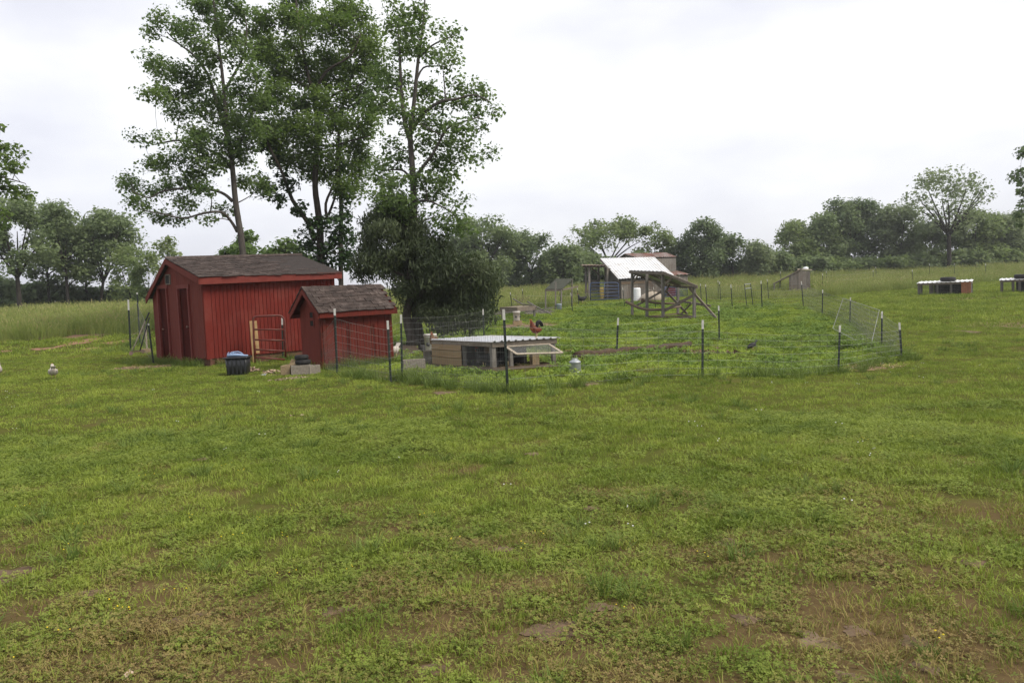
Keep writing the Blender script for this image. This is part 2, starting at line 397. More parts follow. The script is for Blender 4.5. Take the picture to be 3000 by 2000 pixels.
PADDOCK = [gxy(*p) for p in ((1178, 1118), (1488, 1150), (2058, 1106), (2456, 1093), (2643, 1057), (2583, 1018), (2489, 951), (2408, 924))]
PADDOCK += [(GU(2350, 42).x, 42), (GU(2200, 47).x, 47), (GU(2060, 51).x, 51), (GU(1800, 56).x, 56), (GU(1500, 49).x, 49), (GU(1350, 44).x, 44), (GU(1150, 33).x, 33), (-5.4, 25)]
_b = [(-.9, 31.0), (-.55, 31.5), (-.42, 32.5), (-.34, 33.5), (-.25, 38), (-.05, 47), (.05, 52), (.12, 64), (.2, 62), (.245, 53.5), (.3, 52), (.37, 51), (.42, 53), (.5, 57), (.57, 62), (.62, 66), (.9, 72)]
def tall_from(x, y):
    a = x / np.maximum(y, 1); return np.interp(a, [k[0] for k in _b], [k[1] for k in _b]) + 1.6 * (VN[3](x, y, .35) - .5)
SOIL = []      # (x, y, rx, ry, material): bare patches, kept clear of grass
def soil_px(u, v, ru, rv, m_='soil'):
    c = G(u, v); a = G(u + ru, v); b = G(u, v - rv); k_ = .7 if v > 1250 else 1.0; SOIL.append((c.x, c.y, max(.06, abs(a.x - c.x) * k_), max(.06, abs(b.y - c.y) * k_), m_))
for q in ((10, 1690, 90, 36), (560, 1815, 80, 26), (590, 1345, 30, 8), (1620, 1850, 110, 45), (2130, 1590, 55, 18), (2390, 1880, 75, 42), (2185, 1815, 50, 22), (2510, 1850, 45, 10), (2680, 1880, 50, 28), (2720, 1955, 45, 22), (2480, 1985, 60, 16),
          (1270, 1965, 60, 18), (260, 1740, 70, 14), (1480, 1610, 55, 8), (1730, 1490, 30, 7), (2850, 1650, 60, 14), (1560, 1330, 30, 6), (980, 1790, 60, 12), (1760, 1780, 70, 14)): soil_px(*q)
for q in ((2960, 953, 110, 12), (2835, 971, 26, 4), (2530, 1078, 60, 9), (2120, 1004, 16, 4), (2095, 1017, 12, 4), (1990, 1031, 40, 5), (1555, 952, 90, 7), (1560, 972, 40, 4), (1745, 948, 45, 3), (1700, 1127, 60, 5), (1110, 1104, 22, 4), (1280, 1093, 12, 4), (1300, 1151, 30, 4)): soil_px(*q)
for q in ((250, 985, 45, 7), (240, 1000, 30, 10), (120, 992, 26, 5), (8, 1000, 20, 5), (340, 1003, 30, 4), (410, 977, 25, 3), (120, 1022, 30, 3), (10, 1030, 18, 3), (270, 1022, 30, 4)): soil_px(*q, 'soil_red')
for q in ((1190, 1022, 75, 14), (1290, 1045, 40, 9)): soil_px(*q, 'soil_dark')
SOIL.append((GU(430, 22).x, 21.7, .8, .7, 'soil'))
SOIL.append((GU(845, 18).x, 17.75, .42, .22, 'soil'))
_mud = []
for k, (x, y, rx, ry, m_) in enumerate(SOIL):      # each patch a thin sheet with a ragged edge, lying on the ground
    n_ = 26; V = [(x, y, Tz(x, y) + .012)]; ph = random.random() * 9
    for ring, rr in ((1, .55), (2, 1.0)):
        for i in range(n_):
            a = 2 * math.pi * i / n_; q = rr * (1 + .22 * math.sin(3 * a + ph) + .14 * math.sin(7 * a + 2 * ph) + .1 * (random.random() - .5))
            X, Y = x + rx * q * math.cos(a), y + ry * q * math.sin(a); V.append((X, Y, Tz(X, Y) + (.012 if ring == 1 else .004)))
    Fc = [(0, 1 + i, 1 + (i + 1) % n_) for i in range(n_)] + [(1 + i, 1 + n_ + i, 1 + n_ + (i + 1) % n_, 1 + (i + 1) % n_) for i in range(n_)]
    mb = MB(); mb.add(V, Fc); o = mb.build('bare_soil', MATS[m_], None, smooth=True); tag(o, 'bare trodden soil showing through the thin grass', kind='structure')
def soil_mask(x, y, grow=1.0):
    k = np.zeros(len(x))
    for (sx, sy, rx, ry, _) in SOIL: k = np.maximum(k, 1.25 - np.sqrt(((x - sx) / (rx * grow)) ** 2 + ((y - sy) / (ry * grow)) ** 2))
    return np.clip(k * 2.2, 0, 1)
BLOCK = []     # footprints where no grass may stand; filled by the builders below
def blocked(x, y):
    r = np.zeros(len(x), bool)
    for p in BLOCK: r |= inpoly(x, y, p)
    return r

# ------------------------------------------------------------------ blades, tufts and leaves that are scattered
def blades(seed, n, spread, h0, h1, wd, lean, curl=.5, heads=0):
    g = np.random.default_rng(seed); r = spread * np.sqrt(g.random(n)); a = g.random(n) * 6.283
    bx, by = r * np.cos(a), r * np.sin(a); h = h0 + (h1 - h0) * g.random(n) ** 1.3
    da = a + g.normal(0, .9, n); ln = lean * h * (.3 + g.random(n)); dx, dy = np.cos(da) * ln, np.sin(da) * ln
    fa = g.random(n) * 6.283; wx, wy = np.cos(fa) * wd / 2, np.sin(fa) * wd / 2; zero = np.zeros(n)
    b = np.stack([bx, by, zero - .01], -1); m_ = np.stack([bx + dx * .4, by + dy * .4, h * .6], -1)
    tip = np.stack([bx + dx * (1 + curl * .3), by + dy * (1 + curl * .3), h * (1 - curl * .12)], -1); wv = np.stack([wx, wy, zero], -1)
    V = np.stack([b - wv, b + wv, m_ + wv * .8, m_ - wv * .8, tip], 1).reshape(-1, 3); o = np.arange(n)[:, None] * 5
    Fq = o + np.array([0, 1, 2, 3]); Ft = o + np.array([3, 2, 4]); rn = np.repeat(g.random(n), 5)
    if heads:      # seed heads: thin leaf-shaped spikes at the tips
        k = g.choice(n, heads, replace=False); t0 = tip[k]; hh = .1 * (h[k] / h1)[:, None]; up = np.stack([dx[k] / h[k], dy[k] / h[k], np.ones(heads)], -1); s = wv[k] * 2.4
        V2 = np.stack([t0 - up * hh * .3, t0 + up * hh * .3 + s, t0 + up * hh, t0 + up * hh * .3 - s], 1).reshape(-1, 3)
        Fh = len(V) + np.arange(heads)[:, None] * 4 + np.array([0, 1, 2, 3]); V = np.concatenate([V, V2]); Fq = np.concatenate([Fq, Fh]); rn = np.concatenate([rn, np.full(heads * 4, 1.6)])
    return V, [Fq, Ft], rn
def leaflets(seed, n, spread, h0, h1, size, k=3):
    g = np.random.default_rng(seed); r = spread * np.sqrt(g.random(n)); a = g.random(n) * 6.283; h = h0 + (h1 - h0) * g.random(n)
    c = np.stack([r * np.cos(a), r * np.sin(a), h], -1); V = []; rn = []
    th = g.random(n) * 6.283; sz = size * (.6 + .7 * g.random(n)); tl = g.normal(0, .35, (n, 2)); q = g.random(n)
    for j in range(k):
        an = th + j * 6.283 / k; d = np.stack([np.cos(an), np.sin(an), tl[:, 0] * np.cos(an) + tl[:, 1] * np.sin(an) + .15], -1) * sz[:, None]
        pn = np.stack([-np.sin(an), np.cos(an), -tl[:, 0] * np.sin(an) + tl[:, 1] * np.cos(an)], -1) * sz[:, None] * .42
        V.append(np.stack([c, c + d * .6 + pn, c + d, c + d * .6 - pn], 1)); rn.append(np.repeat(q, 4))
    V = np.concatenate(V).reshape(-1, 3); F_ = np.arange(len(V)).reshape(-1, 4); return V, [F_], np.concatenate(rn)
def proto(name, geo_, m_):
    V, F_, r = geo_; return npmesh(name, V, F_, MATS[m_], None, {'rnd': r})
def merge(*gs):
    V = []; Fq = []; Ft = []; R = []; o = 0
    for v, f, r in gs:
        V.append(v); R.append(r)
        for a in f: (Fq if a.shape[1] == 4 else Ft).append(a + o)
        o += len(v)
    return np.concatenate(V), [np.concatenate(k) for k in (Fq, Ft) if k], np.concatenate(R)
def scatter(name, x, y, protos, s0, s1, label, cat, z=None, tilt=.12, tall=None):
    n_ = len(x); 
    if n_ == 0: return
    z = T(x, y) if z is None else z
    me = bpy.data.meshes.new(name); me.vertices.add(n_); me.vertices.foreach_set('co', np.stack([x, y, z], -1).astype(np.float32).ravel())
    rot = np.stack([rng.normal(0, tilt, n_), rng.normal(0, tilt, n_), rng.random(n_) * 6.283], -1).astype(np.float32)
    a = me.attributes.new('rot', 'FLOAT_VECTOR', 'POINT'); a.data.foreach_set('vector', rot.ravel())
    s = s0 + (s1 - s0) * rng.random(n_); s3_ = np.stack([s, s, s * (tall if tall is not None else 1)], -1).astype(np.float32)
    a = me.attributes.new('scl', 'FLOAT_VECTOR', 'POINT'); a.data.foreach_set('vector', s3_.ravel())
    a = me.attributes.new('pick', 'INT', 'POINT'); a.data.foreach_set('value', rng.integers(0, len(protos), n_).astype(np.int32))
    ob = bpy.data.objects.new(name, me); COL.objects.link(ob); tag(ob, label, cat, None, 'stuff')
    g = bpy.data.node_groups.new(name, 'GeometryNodeTree'); g.interface.new_socket('Geometry', in_out='INPUT', socket_type='NodeSocketGeometry'); g.interface.new_socket('Geometry', in_out='OUTPUT', socket_type='NodeSocketGeometry')
    gi = g.nodes.new('NodeGroupInput'); go = g.nodes.new('NodeGroupOutput'); jn = g.nodes.new('GeometryNodeJoinGeometry')
    def named(k, dt):
        q = g.nodes.new('GeometryNodeInputNamedAttribute'); q.data_type = dt; q.inputs['Name'].default_value = k; return q.outputs['Attribute']
    ra, sa, pa = named('rot', 'FLOAT_VECTOR'), named('scl', 'FLOAT_VECTOR'), named('pick', 'INT')
    for k, p in enumerate(protos):
        oi = g.nodes.new('GeometryNodeObjectInfo'); oi.inputs['Object'].default_value = p
        cmp_ = g.nodes.new('FunctionNodeCompare'); cmp_.data_type = 'INT'; cmp_.operation = 'EQUAL'; g.links.new(pa, cmp_.inputs[2]); cmp_.inputs[3].default_value = k
        ip = g.nodes.new('GeometryNodeInstanceOnPoints'); g.links.new(gi.outputs[0], ip.inputs['Points']); g.links.new(cmp_.outputs[0], ip.inputs['Selection'])
        g.links.new(oi.outputs['Geometry'], ip.inputs['Instance']); g.links.new(ra, ip.inputs['Rotation']); g.links.new(sa, ip.inputs['Scale']); g.links.new(ip.outputs[0], jn.inputs[0])
    g.links.new(jn.outputs[0], go.inputs[0]); md = ob.modifiers.new('scatter', 'NODES'); md.node_group = g
    return ob
def sample(y0, y1, dens, side=1.6, a0=-.68, a1=.68):
    "random ground points in the wedge the camera could see, a little wider than the frame"
    area = (a1 - a0) * (y1 ** 2 - y0 ** 2) / 2 + 2 * side * (y1 - y0); n_ = int(area * dens)
    y = y0 + (y1 - y0) * rng.random(int(n_ * 2.2)); wd = (a1 - a0) * y + 2 * side; keep = rng.random(len(y)) < wd / ((a1 - a0) * y1 + 2 * side); y = y[keep][:n_]
    x = a0 * y - side + ((a1 - a0) * y + 2 * side) * rng.random(len(y)); return x, y
# ------------------------------------------------------------------ the two red sheds
EDGE = []
def along(A, d, u, z, smax=8.0):
    "distance from A along d at which height z is seen in column u"
    lo, hi = 0.0, smax; f = lambda s: px(Vector((A.x + d.x * s, A.y + d.y * s, z)))[0] - u
    s0 = f(lo)
    for _ in range(50):
        mid = (lo + hi) / 2
        if f(mid) * s0 > 0: lo = mid
        else: hi = mid
    return (lo + hi) / 2
UP = Vector((0, 0, 1))
def piece(name, me, loc, parent):
    o = bpy.data.objects.new(name, me); COL.objects.link(o); o.parent = parent; o.location = loc; return o
def mesh_of(mb, name, m_):
    me = bpy.data.meshes.new(name); me.from_pydata(mb.v, [], mb.f); me.update(); me.materials.append(m_); return me
def shingles(root, deck, p0, ea, es, nrm, La, Ls, tabw, course, rs, limit=300):
    "tabs laid in staggered courses on a slope; p0 is the eave end, ea along the eave, es up the slope"
    r_ = random.Random(rs); o_ = Vector(root['_o']); var = []
    for k in range(6):
        wd = tabw * (.93 + .05 * (k % 3)); ln = course * 1.22; th = .012 + .003 * (k % 2); cu = .006 + .006 * (k // 3)
        a = -es * (.012 * (k % 3)) + nrm * cu; mb = MB()
        mb.slab(a, ea * wd + a + es * (.008 * ((k + 1) % 3 - 1)) + nrm * (.004 * (k % 2)), ea * wd + es * ln, es * ln, nrm * th); var.append(mesh_of(mb, 'shingle', MATS['shingle']))
    half = []
    for k in range(2):
        mb = MB(); mb.slab(nrm * .01, ea * tabw * .46 + nrm * .01, ea * tabw * .46 + es * course * 1.2, es * course * 1.2, nrm * .013); half.append(mesh_of(mb, 'shingle', MATS['shingle']))
    nc = int(round(Ls / course)); nt_ = int(round(La / tabw)); c = 0
    for i in range(nc):
        off = .5 * tabw if i % 2 else 0
        for j in range(nt_ + (1 if i % 2 else 0)):
            s = j * tabw - off; me = var[r_.randrange(6)]
            if s < -.01: s = 0; me = half[0]
            elif s + tabw > La + .02: me = half[1]
            if c >= limit: return
            q = p0 + ea * (s + r_.uniform(-.008, .008)) + es * (i * course + r_.uniform(-.008, .008) - .02) + nrm * .006
            piece('shingle', me, q - o_, root); c += 1

# --- big shed
A = G(608, 1073); A.z = Tz(A.x, A.y)
ang1, ang2 = math.radians(56), math.radians(40)
ex = Vector((math.sin(ang1), math.cos(ang1), 0)); ey = Vector((-math.sin(ang2), math.cos(ang2), 0))
nF = Vector((ex.y, -ex.x, 0)); nG = Vector((-ey.y, ey.x, 0))         # outward normals: long front wall, gable wall
if nF.y > 0: nF = -nF
if nG.x > 0: nG = -nG
z0 = A.z + .19
LS = along(A, ex, 985, 1.0); LT = along(A, ey, 455, 1.0)
big = thing('garden_shed', A, 'large red wooden shed with two narrow doors and brown shingle roof', 'shed')
W = lambda s, t, z: Vector((A.x + ex.x * s + ey.x * t, A.y + ex.y * s + ey.y * t, A.z + z + .012 * s))
tr = along(A, ey, 501, 2.75); OF, OG = .2, .13      # ridge position; eave and gable overhang
ZR = P(497, 757, W(0, tr, 0).y).z - A.z - .05; ze = P(590, 812, W(-OG, -OF, 0).y).z - A.z - .05; zl = P(432, 871, W(-OG, LT + OF, 0).y).z - A.z - .05
pitch_f = (ZR - ze) / (tr + OF); pitch_b = (ZR - zl) / (LT + OF - tr); ZE = ze + pitch_f * OF; ZL = zl + pitch_b * OF     # ridge, front eave, back eave heights
def zroof(t): return ZE + (ZR - ZE) * t / tr if t < tr else ZR + (ZL - ZR) * (t - tr) / (LT - tr)
BLOCK.append([(W(s, t, 0).x, W(s, t, 0).y) for s, t in ((-.1, -.1), (LS + .1, -.1), (LS + .1, LT + .1), (-.1, LT + .1))])
zb = .19
mb = MB()      # shell: one closed body of walls behind the siding
f_ = [W(.03, .03, zb), W(LS - .03, .03, zb), W(LS - .03, LT - .03, zb), W(.03, LT - .03, zb)]
t_ = [W(.03, .03, ZE - .03), W(LS - .03, .03, ZE - .03), W(LS - .03, LT - .03, ZL - .03), W(.03, LT - .03, ZL - .03), W(.03, tr, ZR - .05), W(LS - .03, tr, ZR - .05)]
mb.add(f_ + t_, [(3, 2, 1, 0), (0, 1, 5, 4), (2, 3, 7, 6), (0, 4, 8, 7, 3), (1, 2, 6, 9, 5), (4, 5, 9, 8), (8, 9, 6, 7)]); wall = mb.build('wall', MATS['red_worn'], big)
nb = 33; bw = (LS - .2) / nb; mb = MB(); h_ = ZE - .03 - zb
mb.slab(Vector((0, 0, 0)), ex * (bw - .012), ex * (bw - .012) + UP * h_, UP * h_, nF * .022); me = mesh_of(mb, 'siding_board', MATS['red_paint'])
for i in range(nb): piece('siding_board', me, W(.1 + i * bw, 0, zb) - A, big)
for s in (0.0, LS - .1):
    mb = MB(); mb.slab(W(s, 0, zb - .02), W(s + .1, 0, zb - .02), W(s + .1, 0, ZE), W(s, 0, ZE), nF * .035); mb.build('corner_trim', MATS['red_paint'], big)
mb = MB(); mb.slab(W(.05, .02, -.1), W(LS - .05, .02, -.1), W(LS - .05, .02, zb - .005), W(.05, .02, zb - .005), nF * -.04); mb.build('skirting_board', MATS['skirting'], big)
mb = MB(); mb.slab(W(.04, .0, -.1), W(.04, LT, -.1), W(.04, LT, zb), W(.04, .0, zb), nG * -.04); mb.build('skirting_board', MATS['skirting'], big)
for s in (.06, .22):
    mb = MB(); mb.slab(W(s, -.01, -.1), W(s + .06, -.01, -.1), W(s + .06, -.01, zb - .01), W(s, -.01, zb - .01), nF * .05); mb.build('foundation_post', MATS['skirting'], big)
# gable siding with openings for two doors and a vent
tcol = lambda u, z: along(A, ey, u, z)
d2a, d2b = tcol(560, 1.2), tcol(532, 1.2); d1a, d1b = tcol(497, 1.2), tcol(473, 1.2)
zd2, zd1 = P(545, 845, W(0, (d2a + d2b) / 2, 0).y).z - A.z, P(485, 845, W(0, (d1a + d1b) / 2, 0).y).z - A.z
ng = 26; gw = LT / ng
for i in range(ng):
    a, b = i * gw, (i + 1) * gw - .008; mid = (a + b) / 2; lo_ = zb - (.0 if mid < d2a else .1)
    if d2a < mid < d2b: lo_ = zd2
    if d1a < mid < d1b: lo_ = zd1
    mb = MB(); mb.slab(W(0, a, lo_), W(0, b, lo_), W(0, b, zroof(b) - .06), W(0, a, zroof(a) - .06), nG * .02); mb.build('gable_board', MATS['red_gable'], big)
for (a, b, zt, zs) in ((d2a, d2b, zd2, .02), (d1a, d1b, zd1, .08)):
    d = MB(); d.slab(W(.028, a + .012, zs), W(.028, b - .012, zs), W(.028, b - .012, zt - .012), W(.028, a + .012, zt - .012), nG * .012); dr = d.build('door', MATS['red_door'], big)
    k = MB(); kc = W(-.03, a + (b - a) * (.35 if zt == zd2 else .75), 1.0 if zt == zd2 else .92); k.lathe(kc, [(.005, -.03), (.022, -.022), (.03, 0), (.022, .022), (.005, .03)], 10); k.tube([kc, kc - nG * .05], .01, 6); k.build('door_knob', MATS['metal_rust'], dr, True)
    for (p, q) in ((a - .08, a), (b, b + .08)):
        mb = MB(); mb.slab(W(-.021, p, zs - .02), W(-.021, q, zs - .02), W(-.021, q, zt), W(-.021, p, zt), nG * .045); mb.build('door_trim', MATS['red_trim'], big)
    mb = MB(); mb.slab(W(-.021, a - .1, zt + .002), W(-.021, b + .1, zt + .002), W(-.021, b + .1, zt + .1), W(-.021, a - .1, zt + .1), nG * .032); mb.build('door_lintel', MATS['red_trim'], big)
va, vb = tcol(503, 2.1), tcol(492, 2.1); vz = P(497, 830, W(0, va, 0).y).z - A.z; mb = MB(); mb.slab(W(-.021, va, vz), W(-.021, vb, vz), W(-.021, vb, vz + .22), W(-.021, va, vz + .22), nG * .02); vent = mb.build('vent', MATS['dark'], big)
for (p, q, c, d) in ((va - .03, va, vz - .03, vz + .25), (vb, vb + .03, vz - .03, vz + .25), (va, vb, vz - .03, vz), (va, vb, vz + .22, vz + .25)):
    mb = MB(); mb.slab(W(-.021, p, c), W(-.021, q, c), W(-.021, q, d), W(-.021, p, d), nG * .035); mb.build('vent_frame', MATS['wood_greyh'], vent)
# roof
def deck(t0, za, t1, zc, name, m_):
    mb = MB(); a, b, c, d = W(-OG, t0, za), W(LS + OG, t0, za), W(LS + OG, t1, zc), W(-OG, t1, zc); mb.slab(a, b, c, d, UP * .05); return mb.build(name, m_, big)
deck(-OF, ze, tr, ZR, 'roof_deck', MATS['roof_felt']); deck(LT + OF, zl, tr + .002, ZR - .002, 'roof_deck', MATS['shingle'])
mb = MB(); mb.slab(W(-OG, -OF - .004, ze - .13), W(LS + OG, -OF - .004, ze - .13), W(LS + OG, -OF - .004, ze + .045), W(-OG, -OF - .004, ze + .045), nF * .025); mb.build('fascia', MATS['red_trim'], big)
for (t0, za, t1, zc) in ((-OF - .02, ze, tr, ZR), (LT + OF, zl, tr, ZR)):
    mb = MB(); mb.slab(W(-OG - .004, t0, za - .13), W(-OG - .004, t1, zc - .1), W(-OG - .004, t1, zc + .045), W(-OG - .004, t0, za + .045), nG * .025); mb.build('barge_board', MATS['red_gable'], big)
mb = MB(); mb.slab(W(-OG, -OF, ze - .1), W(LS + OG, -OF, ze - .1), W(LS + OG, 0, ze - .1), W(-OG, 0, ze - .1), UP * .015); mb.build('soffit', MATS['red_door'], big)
es = (W(0, tr, ZR) - W(0, -OF, ze)); Ls = es.length; es.normalize(); nr = ex.cross(es).normalized(); nr = nr if nr.z > 0 else -nr
shingles(big, None, W(-OG - .03, -OF - .03, ze + .05), ex, es, nr, LS + 2 * OG + .06, Ls, (LS + 2 * OG + .06) / 20.0, Ls / 14.0, 3)
mb = MB(); mb.slab(W(-OG - .03, tr - .1, ZR + .035), W(LS + OG + .03, tr - .1, ZR + .035), W(LS + OG + .03, tr, ZR + .09), W(-OG - .03, tr, ZR + .09), UP * .015); mb.build('ridge_cap', MATS['shingle'], big)

# --- small shed
B0 = G(951, 1083)
a1, a2 = math.radians(46), math.radians(44)
sx_ = Vector((math.sin(a1), math.cos(a1), 0)); sy_ = Vector((-math.sin(a2), math.cos(a2), 0))
sF = Vector((sx_.y, -sx_.x, 0)); sF = sF if sF.y < 0 else -sF; sG = Vector((-sy_.y, sy_.x, 0)); sG = sG if sG.x < 0 else -sG
SL = along(B0, sx_, 1148, .7); ST = along(B0, sy_, 886, .6)
small = thing('coop_shed', B0, 'small red shed with overhanging shingle roof behind the wire fence', 'shed')
Q = lambda s, t, z: Vector((B0.x + sx_.x * s + sy_.x * t, B0.y + sx_.y * s + sy_.y * t, B0.z + z))
BLOCK.append([(Q(s, t, 0).x, Q(s, t, 0).y) for s, t in ((-.05, -.05), (SL + .05, -.05), (SL + .05, ST + .05), (-.05, ST + .05))])
tm = ST * .5; HE, HR = 1.41, P(893, 838, Q(-.17, tm, 0).y).z - B0.z - .09; rise = (HR - HE) / tm
def hz(t): return HE + rise * t if t < tm else HR - rise * (t - tm)
mb = MB(); mb.add([Q(.02, .02, .0), Q(SL - .02, .02, .0), Q(SL - .02, ST - .02, .0), Q(.02, ST - .02, .0), Q(.02, .02, HE), Q(SL - .02, .02, HE), Q(SL - .02, ST - .02, HE), Q(.02, ST - .02, HE), Q(.02, tm, HR - .03), Q(SL - .02, tm, HR - .03)],
                  [(3, 2, 1, 0), (0, 1, 5, 4), (2, 3, 7, 6), (0, 4, 8, 7, 3), (1, 2, 6, 9, 5), (4, 5, 9, 8), (8, 9, 6, 7)]); mb.build('wall', MATS['red_worn'], small)
# front wall: eight sheets of boards, some short at the rotten foot
nbd = 9; bw2 = (SL - .1) / nbd
for i in range(nbd):
    s0 = .1 + i * bw2; zf = (-.02, .03, .0, .05, .02, .1, .14, .12, .05)[i]
    mb = MB(); mb.slab(Q(s0, 0, zf), Q(s0 + bw2 - .012, 0, zf), Q(s0 + bw2 - .012, 0, HE - .02), Q(s0, 0, HE - .02), sF * .018); mb.build('siding_board', MATS['red_worn'], small)
for s0, zt in ((.62, .95), (1.35, .95)):      # narrow pop-door strips
    if s0 + .06 < SL:
        mb = MB(); mb.slab(Q(s0, -.019, .1), Q(s0 + .05, -.019, .1), Q(s0 + .05, -.019, zt), Q(s0, -.019, zt), sF * .01); mb.build('batten', MATS['red_door'], small)
mb = MB(); mb.slab(Q(.0, 0, -.05), Q(.085, 0, -.05), Q(.085, 0, HE), Q(.0, 0, HE), sF * .03); mb.build('corner_trim', MATS['red_worn'], small)
mb = MB(); mb.slab(Q(SL - .07, 0, .0), Q(SL, 0, .0), Q(SL, 0, HE), Q(SL - .07, 0, HE), sF * .028); mb.build('corner_trim', MATS['red_worn'], small)
# gable: one plain door panel with two little square panes
pts = [Q(0, 0, -.05), Q(0, ST, -.05), Q(0, ST, hz(ST) - .02), Q(0, tm, HR - .04), Q(0, 0, HE - .02)]
mb = MB(); mb.add(pts + [p + sG * .02 for p in pts], [(4, 3, 2, 1, 0), (5, 6, 7, 8, 9)] + [(i, (i + 1) % 5, (i + 1) % 5 + 5, i + 5) for i in range(5)]); mb.build('door', MATS['red_gable'], small)
mb = MB(); mb.slab(Q(-.021, .0, .0), Q(-.021, .07, .0), Q(-.021, .07, HE), Q(-.021, .0, HE - .03), sG * .02); mb.build('batten', MATS['red_worn'], small)
for zc in (1.18, .99):
    c0, c1 = ST * .34, ST * .5; mb = MB(); mb.slab(Q(-.021, c0, zc), Q(-.021, c1, zc), Q(-.021, c1, zc + .12), Q(-.021, c0, zc + .12), sG * .006); pn = mb.build('window', MATS['dark'], small)
    for (p, q, c, d) in ((c0 - .03, c0, zc - .03, zc + .15), (c1, c1 + .05, zc - .03, zc + .15), (c0, c1, zc - .03, zc), (c0, c1, zc + .12, zc + .15)):
        mb = MB(); mb.slab(Q(-.021, p, c), Q(-.021, q, c), Q(-.021, q, d), Q(-.021, p, d), sG * .018); mb.build('window_frame', MATS['red_gable'], pn)
OE, OA, OB = .17, .17, .06     # eave, front gable and back overhang
he = HE - rise * OE
for (t0, t1, nm) in ((-OE, tm, 'roof_deck'), (ST + OE, tm, 'roof_deck')):
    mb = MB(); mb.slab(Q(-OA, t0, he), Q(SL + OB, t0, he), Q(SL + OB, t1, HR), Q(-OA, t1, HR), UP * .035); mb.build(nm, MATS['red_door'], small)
    mb = MB(); mb.slab(Q(-OA - .003, t0, he - .1), Q(-OA - .003, t1, HR - .1), Q(-OA - .003, t1, HR + .03), Q(-OA - .003, t0, he + .03), sG * .025); mb.build('barge_board', MATS['red_gable'], small)
    sg = -1 if t0 < 0 else 1; nn = sF if sg < 0 else -sF
    mb = MB(); mb.slab(Q(-OA, t0 + sg * .003, he - .09), Q(SL + OB, t0 + sg * .003, he - .09), Q(SL + OB, t0 + sg * .003, he + .03), Q(-OA, t0 + sg * .003, he + .03), nn * .022); mb.build('fascia', MATS['red_worn'], small)
    e2 = (Q(0, t1, HR) - Q(0, t0, he)); l2 = e2.length; e2.normalize(); n2 = sx_.cross(e2).normalized(); n2 = n2 if n2.z > 0 else -n2
    La = SL + OA + OB + .06
    shingles(small, None, Q(-OA - .03, t0 + sg * .025, he + .035), sx_, e2, n2, La, l2 + .02, La / 8.5, l2 / 8.0, 8 if sg < 0 else 9)
for i in range(9):
    La = (SL + OA + OB + .06) / 9; s = -OA - .03 + i * La; mb = MB(); r_ = .006 * (i % 2)
    for sg in (-1, 1):
        mb.slab(Q(s, tm, HR + .075 + r_), Q(s + La * .98, tm, HR + .068 + r_), Q(s + La * .98, tm + sg * .1, HR + .07 - .1 * rise), Q(s, tm + sg * .1, HR + .075 - .1 * rise), UP * .012)
    mb.build('ridge_tile', MATS['shingle'], small)
EDGE += [(A - ey * .15 + ex * .2, W(LS, -.15, 0), 12, .1), (W(-.12, 0, 0), W(-.12, LT, 0), 20, .1), (Q(0, -.1, 0), Q(SL, -.12, 0), 24, .1), (Q(-.12, 0, 0), Q(-.12, ST, 0), 22, .1)]

# ------------------------------------------------------------------ things standing round the sheds
# red tube gate and the two planks behind it
g0 = G(745, 1066); gl = P(745, 1060, g0.y + .05); gY0, gY1 = g0.y, g0.y + .25
gate = thing('tube_gate', g0, 'narrow red tubular steel gate between the two red sheds', 'gate')
def q_(u, v): return P(u, v, gY0 + (gY1 - gY0) * (u - 740) / 100.0)
zb_, zt_ = g0.z + .02, None
pts = [q_(748, 1063), q_(744, 1000), q_(742, 940), q_(743, 932), q_(748, 927), q_(758, 926), q_(815, 924), q_(824, 926), q_(831, 932), q_(834, 945), q_(836, 1000), q_(837, 1046)]
mb = MB(); mb.tube(pts, .027, 8); mb.build('gate_frame', MATS['gate_red'], gate, True)
for va_, vb_ in ((965, 965.5), (995, 997), (1023.5, 1028), (1047, 1053)):
    mb = MB(); mb.tube([q_(746, va_), q_(835, vb_)], .023, 8); mb.build('gate_rail', MATS['gate_red'], gate, True)
for k, (u0, v0, u1, v1, dy) in enumerate(((736, 940, 746, 1062, .1), (747, 940, 756, 1034, .16))):
    b = P(u1, v1, gY0 + dy); t = P(u0, v0, gY0 + dy + .05); b.z = max(b.z, Tz(b.x, b.y)); r = thing('plank', b, ('pale unpainted plank leaning outside the red gate upright', 'pale unpainted plank seen through the red gate rails')[k], 'plank', 'planks behind the red gate')
    mb = MB(); mb.beam(b, t, .085, .03, (.3, -1, 0)); mb.build('board', MATS['wood_fresh'], r)
# black tote with a blue jug on it
c = G(692, 1099); BLOCK.append([(c.x - .25, c.y - .05), (c.x + .25, c.y - .05), (c.x + .25, c.y + .38), (c.x - .25, c.y + .38)])
tote = thing('storage_tote', c, 'black plastic storage tote on the lawn by the red shed', 'tote')
cc = c + Vector((0, .18, 0)); mb = MB()
def ring4(z, hx, hy, r=.05, n=4):
    o = []
    for (sx2, sy2, a0) in ((1, 1, 0), (-1, 1, 90), (-1, -1, 180), (1, -1, 270)):
        for i in range(n + 1):
            a = math.radians(a0 + 90 * i / n); o.append(cc + Vector((sx2 * (hx - r) + r * math.cos(a), sy2 * (hy - r) + r * math.sin(a), z)))
    return o
def loft(mb, rings, cap=True):
    o = len(mb.v); n_ = len(rings[0])
    for r in rings: mb.v += [tuple(p) for p in r]
    for i in range(len(rings) - 1):
        for k in range(n_): a = o + i * n_ + k; b = o + i * n_ + (k + 1) % n_; mb.f.append((a, b, b + n_, a + n_))
    if cap: mb.f.append(tuple(o + k for k in reversed(range(n_)))); mb.f.append(tuple(o + (len(rings) - 1) * n_ + k for k in range(n_)))
